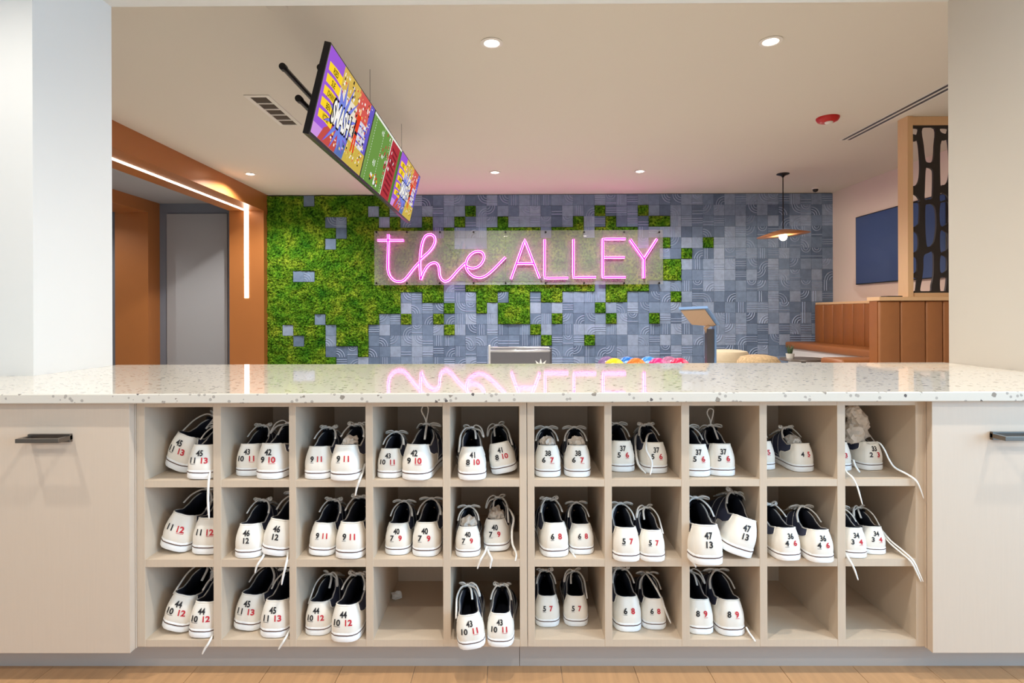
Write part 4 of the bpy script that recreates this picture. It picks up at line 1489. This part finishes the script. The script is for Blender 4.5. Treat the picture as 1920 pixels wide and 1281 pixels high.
def spl(pts):
    sp = cu.splines.new('POLY'); sp.points.add(len(pts) - 1)
    for p_, (x, z) in zip(sp.points, pts): p_.co = (x, z, 0, 1)
    sp.use_cyclic_u = True
spl([(xf + .001, zlb), (X_RW - .011, zlb), (X_RW - .011, zl1), (xf + .001, zl1)])
for h in holes + fill:
    pts = [lat_pt(*p) for p in h]
    if max(p[0] for p in pts) > X_RW - .05: continue
    sm = smoothpts([(x, z, 0) for x, z in pts], 4, True)
    spl([(max(xf + .02, q.x), min(zl1 - .02, max(zlb + .02, q.y))) for q in sm])
ob = bpy.data.objects.new('lattice', cu); COL.objects.link(ob)
dg = bpy.context.evaluated_depsgraph_get(); dg.update()
me = bpy.data.meshes.new_from_object(ob.evaluated_get(dg))
b = MB(); b.add([(v.co.x, YV + .055 + v.co.z, v.co.y) for v in me.vertices], [tuple(p.vertices) for p in me.polygons])
bpy.data.objects.remove(ob)
tag(b.build('lattice_panel', M['lattice'], dv), 'black lattice panel with rounded organic openings')
# menu lying on the ledge
q0 = at(1672, 556, YV + .06)
tag(MB().box(q0.x - .09, q0.x + .085, YV + .0, YV + .12, zl0 + .0005, zl0 + .012, .002).build('menu_holder', M['black_plastic']), 'thin black menu lying on the wooden ledge beside the post', 'menu')

# bench along the right wall
xbk = 5.75
zbt = at(1545, 569, 10.3).z
bn = thing('booth_bench', (5.7, 9.0, 0), 'tan leather booth bench with channelled back along the right wall', 'bench')
yb0, yb1 = YV + .75, YB - .06
MB().box(xbk + .06, X_RW - .003, yb0 - .5, yb1, 0, zbt - .02).build('back_core', M['leather'], bn)
MB().box(xbk + .02, X_RW - .003, yb0 - .5, yb1 + .004, zbt - .02, zbt + .02, .003).build('back_cap', M['tan_wood'], bn)
n = 13; st = (yb1 - yb0 + .5) / n
for k in range(n):
    y = yb0 - .5 + k * st
    MB().box(xbk, xbk + .08, y + .004, y + st - .004, ZSEAT - .02, zbt - .022, .022).build('channel', M['leather'], bn, 50)
xs0 = (1487 - VPX) / F * 10.3
MB().box(xs0, xbk + .01, yb0 - .45, yb1, ZSEAT - .12, ZSEAT, .03).build('seat', M['leather'], bn, 50)
MB().box(xs0 + .05, xbk + .05, yb0 - .4, yb1 - .02, .06, ZSEAT - .121).build('base', M['wall_white'], bn)
# short return bench behind the divider
rb = thing('booth_bench', (4.6, 7.05, 0), 'tan leather bench seat end showing just behind the booth divider', 'bench')
MB().box(at(1536, 672, 7.2).x, 5.15, YV + .19, YV + .68, ZSEAT - .12, ZSEAT - .02, .035).build('seat', M['leather'], rb, 50)
MB().box(at(1536, 672, 7.2).x + .08, 5.12, YV + .22, YV + .62, .0, ZSEAT - .121).build('base', M['wall_white'], rb)

# television on the right wall
wt = thing('wall_television', (X_RW - .04, 9.4, at(1609, 535, 9.7).z), 'large dark blue switched-off television on the right wall', 'television')
ty1 = 6.12 * F / (1609 - VPX); ty0 = ty1 - 2.05
zt0 = E + .079 * 6.12; zt1 = E + .272 * 6.12
MB().box(X_RW - .06, X_RW - .002, ty0, ty1, zt0, zt1, .004).build('housing', M['black_plastic'], wt)
MB().box(X_RW - .063, X_RW - .0605, ty0 + .015, ty1 - .015, zt0 + .015, zt1 - .015).build('screen', M['tv_navy'], wt)

# low table, plant, poufs
tq = at(1500, 672, 7.8)
tb = thing('low_table', (tq.x + .05, 7.8, 0), 'low dark round table in front of the booth bench', 'table')
MB().lathe([(.0, tq.z - .03), (.30, tq.z - .03), (.31, tq.z - .02), (.30, tq.z), (.0, tq.z)], 36, (tq.x + .05, 7.8, 0)).build('top', M['table_dark'], tb, 40)
MB().lathe([(.18, 0), (.18, .02), (.03, .04), (.03, tq.z - .03)], 24, (tq.x + .05, 7.8, 0)).build('pedestal', M['black_metal'], tb, 40)
pq = at(1481.5, 676, 7.75)
pp = thing('succulent_pot', (pq.x, 7.75, tq.z), 'small succulent in a white pot on the low dark table', 'potted plant')
MB().lathe([(.0, 0), (.045, 0), (.056, .07), (.050, .07), (.046, .055), (.0, .055)], 24, (pq.x, 7.75, tq.z + .001)).build('pot', M['pot_white'], pp, 40)
for k in range(16):
    a = k * 2.4; l = .11 + .03 * math.sin(k * 1.7); tlt = .2 + .5 * (k % 4) / 4
    dx, dy = math.cos(a) * tlt, math.sin(a) * tlt
    c = Vector((pq.x + dx * .03, 7.75 + dy * .03, tq.z + .055))
    MB().tube([c, c + Vector((dx * l * .5, dy * l * .5, l * .6)), c + Vector((dx * l * .8, dy * l * .8, l))], [.010, .009, .001], 6).build('leaf', M['leaf'], pp, True)
q = at(1364, 656, 8.2)
rr = 38 / F * 8.2
tag(MB().lathe([(0, 0), (rr * .94, 0), (rr, .05), (rr, q.z - .16), (rr * .985, q.z - .155), (rr * 1.0, q.z - .15), (rr * .99, q.z - .06), (rr * .9, q.z - .02), (rr * .6, q.z - .003), (0, q.z)], 40, (q.x, 8.2, 0)).build('ottoman', M['cream_fabric'], None, 40), 'round cream fabric ottoman beside the kiosk post', 'ottoman')
q = at(1422, 665, 7.4)
rr = 39 / F * 7.4
pouf_m = mat('pouf_weave', (196, 170, 132), 0.95, var=0.6, vscale=34, bump=1.0, bscale=40)
tag(MB().lathe([(0, 0), (rr * .7, 0), (rr * .96, .10), (rr, q.z * .5), (rr * .97, q.z - .09), (rr * .8, q.z - .03), (rr * .4, q.z - .004), (0, q.z)], 40, (q.x, 7.4, 0)).build('pouf', pouf_m, None, True), 'round tan woven pouf between the ottoman and the low table', 'pouf')

# kiosk: tilted screen seen from behind on a flat post
kd = 4.85
A_, B_ = at(1277, 584, kd - .12), at(1322, 582, kd - .12)
C_, D_ = at(1344, 613, kd + .12), at(1297, 609, kd + .12)
nr = (B_ - A_).cross(D_ - A_).normalized()
if nr.y < 0: nr = -nr
ks = thing('kiosk', (C_.x - .06, kd, 0), 'tilted kiosk screen on a flat post seen from behind', 'kiosk')
b = MB(); b.prism([A_, B_, C_, D_], nr * .012); b.build('back_cover', M['tan_board'], ks)
b = MB()
ex = (B_ - A_).normalized(); ey = (D_ - A_).normalized()
b.prism([A_ - ex * .01 - ey * .012 + nr * .0125, B_ + ex * .03 - ey * .012 + nr * .0125, C_ + ex * .03 + ey * .004 + nr * .0125, D_ - ex * .01 + ey * .004 + nr * .0125], nr * .022); b.build('screen_body', M['kiosk'], ks)
p1 = at(1324, 617, kd + .12); p2 = at(1340, 617, kd + .12)
MB().box(p1.x, p2.x - .012, kd + .10, kd + .16, 0, p1.z).build('post', M['kiosk_post'], ks)
MB().box(p2.x - .0118, p2.x + .006, kd + .09, kd + .17, 0, p1.z + .03, .003).build('post_edge', M['kiosk'], ks)
MB().tube([(p1.x + .02, kd + .13, p1.z - .04), (p1.x - .005, kd + .12, p1.z + .01), (p1.x + .02, kd + .11, p1.z + .03)], .018, 10).build('hinge', M['tan_board'], ks, True)
MB().box(p1.x - .10, p2.x + .10, kd - .02, kd + .28, -.002, .012, .002).build('foot', M['kiosk_post'], ks)

# ------------------------------------------------------------------ ball rack and bowling balls
rk = thing('ball_rack', (at(1212, 690, 5.64).x, 5.64, 0), 'low steel ball rack holding the bowling balls behind the counter', 'ball rack')
zc0 = at(1152, 671.5, 5.53).z - .108
bx0, bx1 = at(1120, 690, 5.64).x - .05, at(1292, 690, 5.64).x + .05
MB().box(bx0, bx1, 5.38, 5.90, zc0 - .165, zc0 - .112, .004).build('tray', M['stainless'], rk)
for xx in (bx0 + .05, bx1 - .09):
    for yy in (5.42, 5.82):
        MB().box(xx, xx + .04, yy, yy + .04, 0, zc0 - .165).build('leg', M['black_metal'], rk)
def ball_material(nm, c, c2):
    m = mat(nm, c, 0.06, spec=0.6)
    nt = m.node_tree; bs = nt.nodes['Principled BSDF']
    tc = nt.nodes.new('ShaderNodeTexCoord'); nz = nt.nodes.new('ShaderNodeTexNoise'); nz.inputs['Scale'].default_value = 14; nz.inputs['Detail'].default_value = 3; nz.inputs['Distortion'].default_value = 1.5
    nt.links.new(tc.outputs['Object'], nz.inputs['Vector'])
    r_ = ramp(nt, [(0.44, lin(c)), (0.58, lin(c2))])
    nt.links.new(nz.outputs[0], r_.inputs[0]); nt.links.new(r_.outputs[0], bs.inputs['Base Color'])
    return m
BALL = [(1139, 5.735, (126, 104, 150), (150, 128, 172), 'purple grey bowling ball at the left of the back row'),
        (1177, 5.735, (28, 110, 204), (140, 190, 240), 'marbled blue bowling ball between the yellow and orange balls'),
        (1216, 5.735, (60, 140, 220), (150, 200, 245), 'light blue bowling ball between the orange and pink balls'),
        (1255, 5.735, (160, 104, 140), (190, 140, 170), 'mauve bowling ball at the right of the back row'),
        (1152, 5.53, (250, 200, 40), (255, 224, 90), 'yellow bowling ball at the left of the front row'),
        (1193, 5.53, (240, 110, 40), (250, 150, 80), 'orange bowling ball in the front row'),
        (1234, 5.53, (226, 40, 120), (250, 140, 190), 'marbled magenta bowling ball in the front row'),
        (1274, 5.53, (226, 30, 80), (250, 130, 160), 'marbled crimson bowling ball at the right of the front row')]
for k, (px, Y, c, c2, lab) in enumerate(BALL):
    q = at(px, 690, Y)
    bm = bmesh.new(); bmesh.ops.create_uvsphere(bm, u_segments=40, v_segments=24, radius=.108)
    b = MB(); bm.verts.index_update()
    zz = zc0
    b.add([(q.x + v.co.x, Y + v.co.y, zz + v.co.z) for v in bm.verts], [[v.index for v in f.verts] for f in bm.faces]); bm.free()
    t = thing('bowling_ball', (q.x, Y, zz - .108), lab, 'bowling ball', 'bowling balls on the rack')
    b.build('shell', ball_material('ball_%d' % k, c, c2), t, True)
    for (dx, dy) in ((-.018, .02), (.018, .02), (0, -.03)):
        a = random.Random(k).uniform(0, 6); ca, sa = math.cos(a), math.sin(a)
        ux, uy = dx * ca - dy * sa, dx * sa + dy * ca
        h = math.sqrt(.108 ** 2 - ux * ux - (uy + .05) ** 2)
        MB().lathe([(.0, -.006), (.011, -.005), (.012, .0009)], 12, (q.x + ux, Y + uy + .05, zz + h)).build('finger_hole', M['black_plastic'], t)

# stainless ball return with bright lip and star emblem
yq = 6.9
a0, a1 = at(916, 652, yq), at(1033, 652, yq)
sb = thing('ball_return', ((a0.x + a1.x) / 2, yq + .3, 0), 'stainless steel ball return housing with bright lip below the neon sign', 'ball return')
ztop = a0.z
MB().box(a0.x + .012, a1.x - .004, yq + .012, yq + .6, 0, ztop - .05, .004).build('housing', M['stainless'], sb)
MB().tube([(a0.x + .004, yq + .02, ztop - .045), (a1.x, yq + .02, ztop - .045)], .018, 12).build('lip', M['steel_bright'], sb, True)
MB().tube([(a0.x + .004, yq + .05, ztop - .006), (a1.x - .03, yq + .05, ztop - .006), (a1.x, yq + .05, ztop - .03)], .014, 12).build('lip', M['steel_bright'], sb, True)
MB().box(a0.x, a0.x + .024, yq, yq + .1, 0, ztop + .03, .004).build('end_plate', M['steel_bright'], sb)
MB().box(a1.x - .006, a1.x + .010, yq, yq + .1, 0, ztop - .012, .003).build('end_plate', M['kiosk_post'], sb)
se = at(1014, 690, yq)
b = MB(); pts = []
for k in range(20):
    a = math.pi / 2 + 2 * math.pi * k / 20
    rr = .115 if k % 2 == 0 else .055
    pts.append((se.x + rr * math.cos(a), yq + .008, se.z + rr * math.sin(a)))
b.prism(pts, (0, .004, 0)); b.build('emblem', M['sole'], sb)

for k, (x, y) in enumerate([(-6.1, 7.6), (-6.1, 4.6), (-8.3, 9.2)]):  # unseen lights added to brighten the alcove
    downlight(0, 0, z=E + 2.18, X=(x, y, E + 2.18), label='%s added recessed light in the grey alcove ceiling, hidden behind the left wall' % ORD[k], power=95)
# ------------------------------------------------------------------ assumed, unseen front room ceiling lights (behind and above the camera)
for k, (x, y) in enumerate([(-1.85, 1.08), (0.0, 1.08), (1.85, 1.08), (-1.85, -.40), (0.0, -.40), (1.85, -.40)]):
    downlight(0, 0, z=2.75, X=(x, y, 2.75), label='%s recessed light in the front room ceiling, %s row, out of view' % (ORD[k % 3], 'near' if k < 3 else 'far'), power=70 if k < 3 else 36)
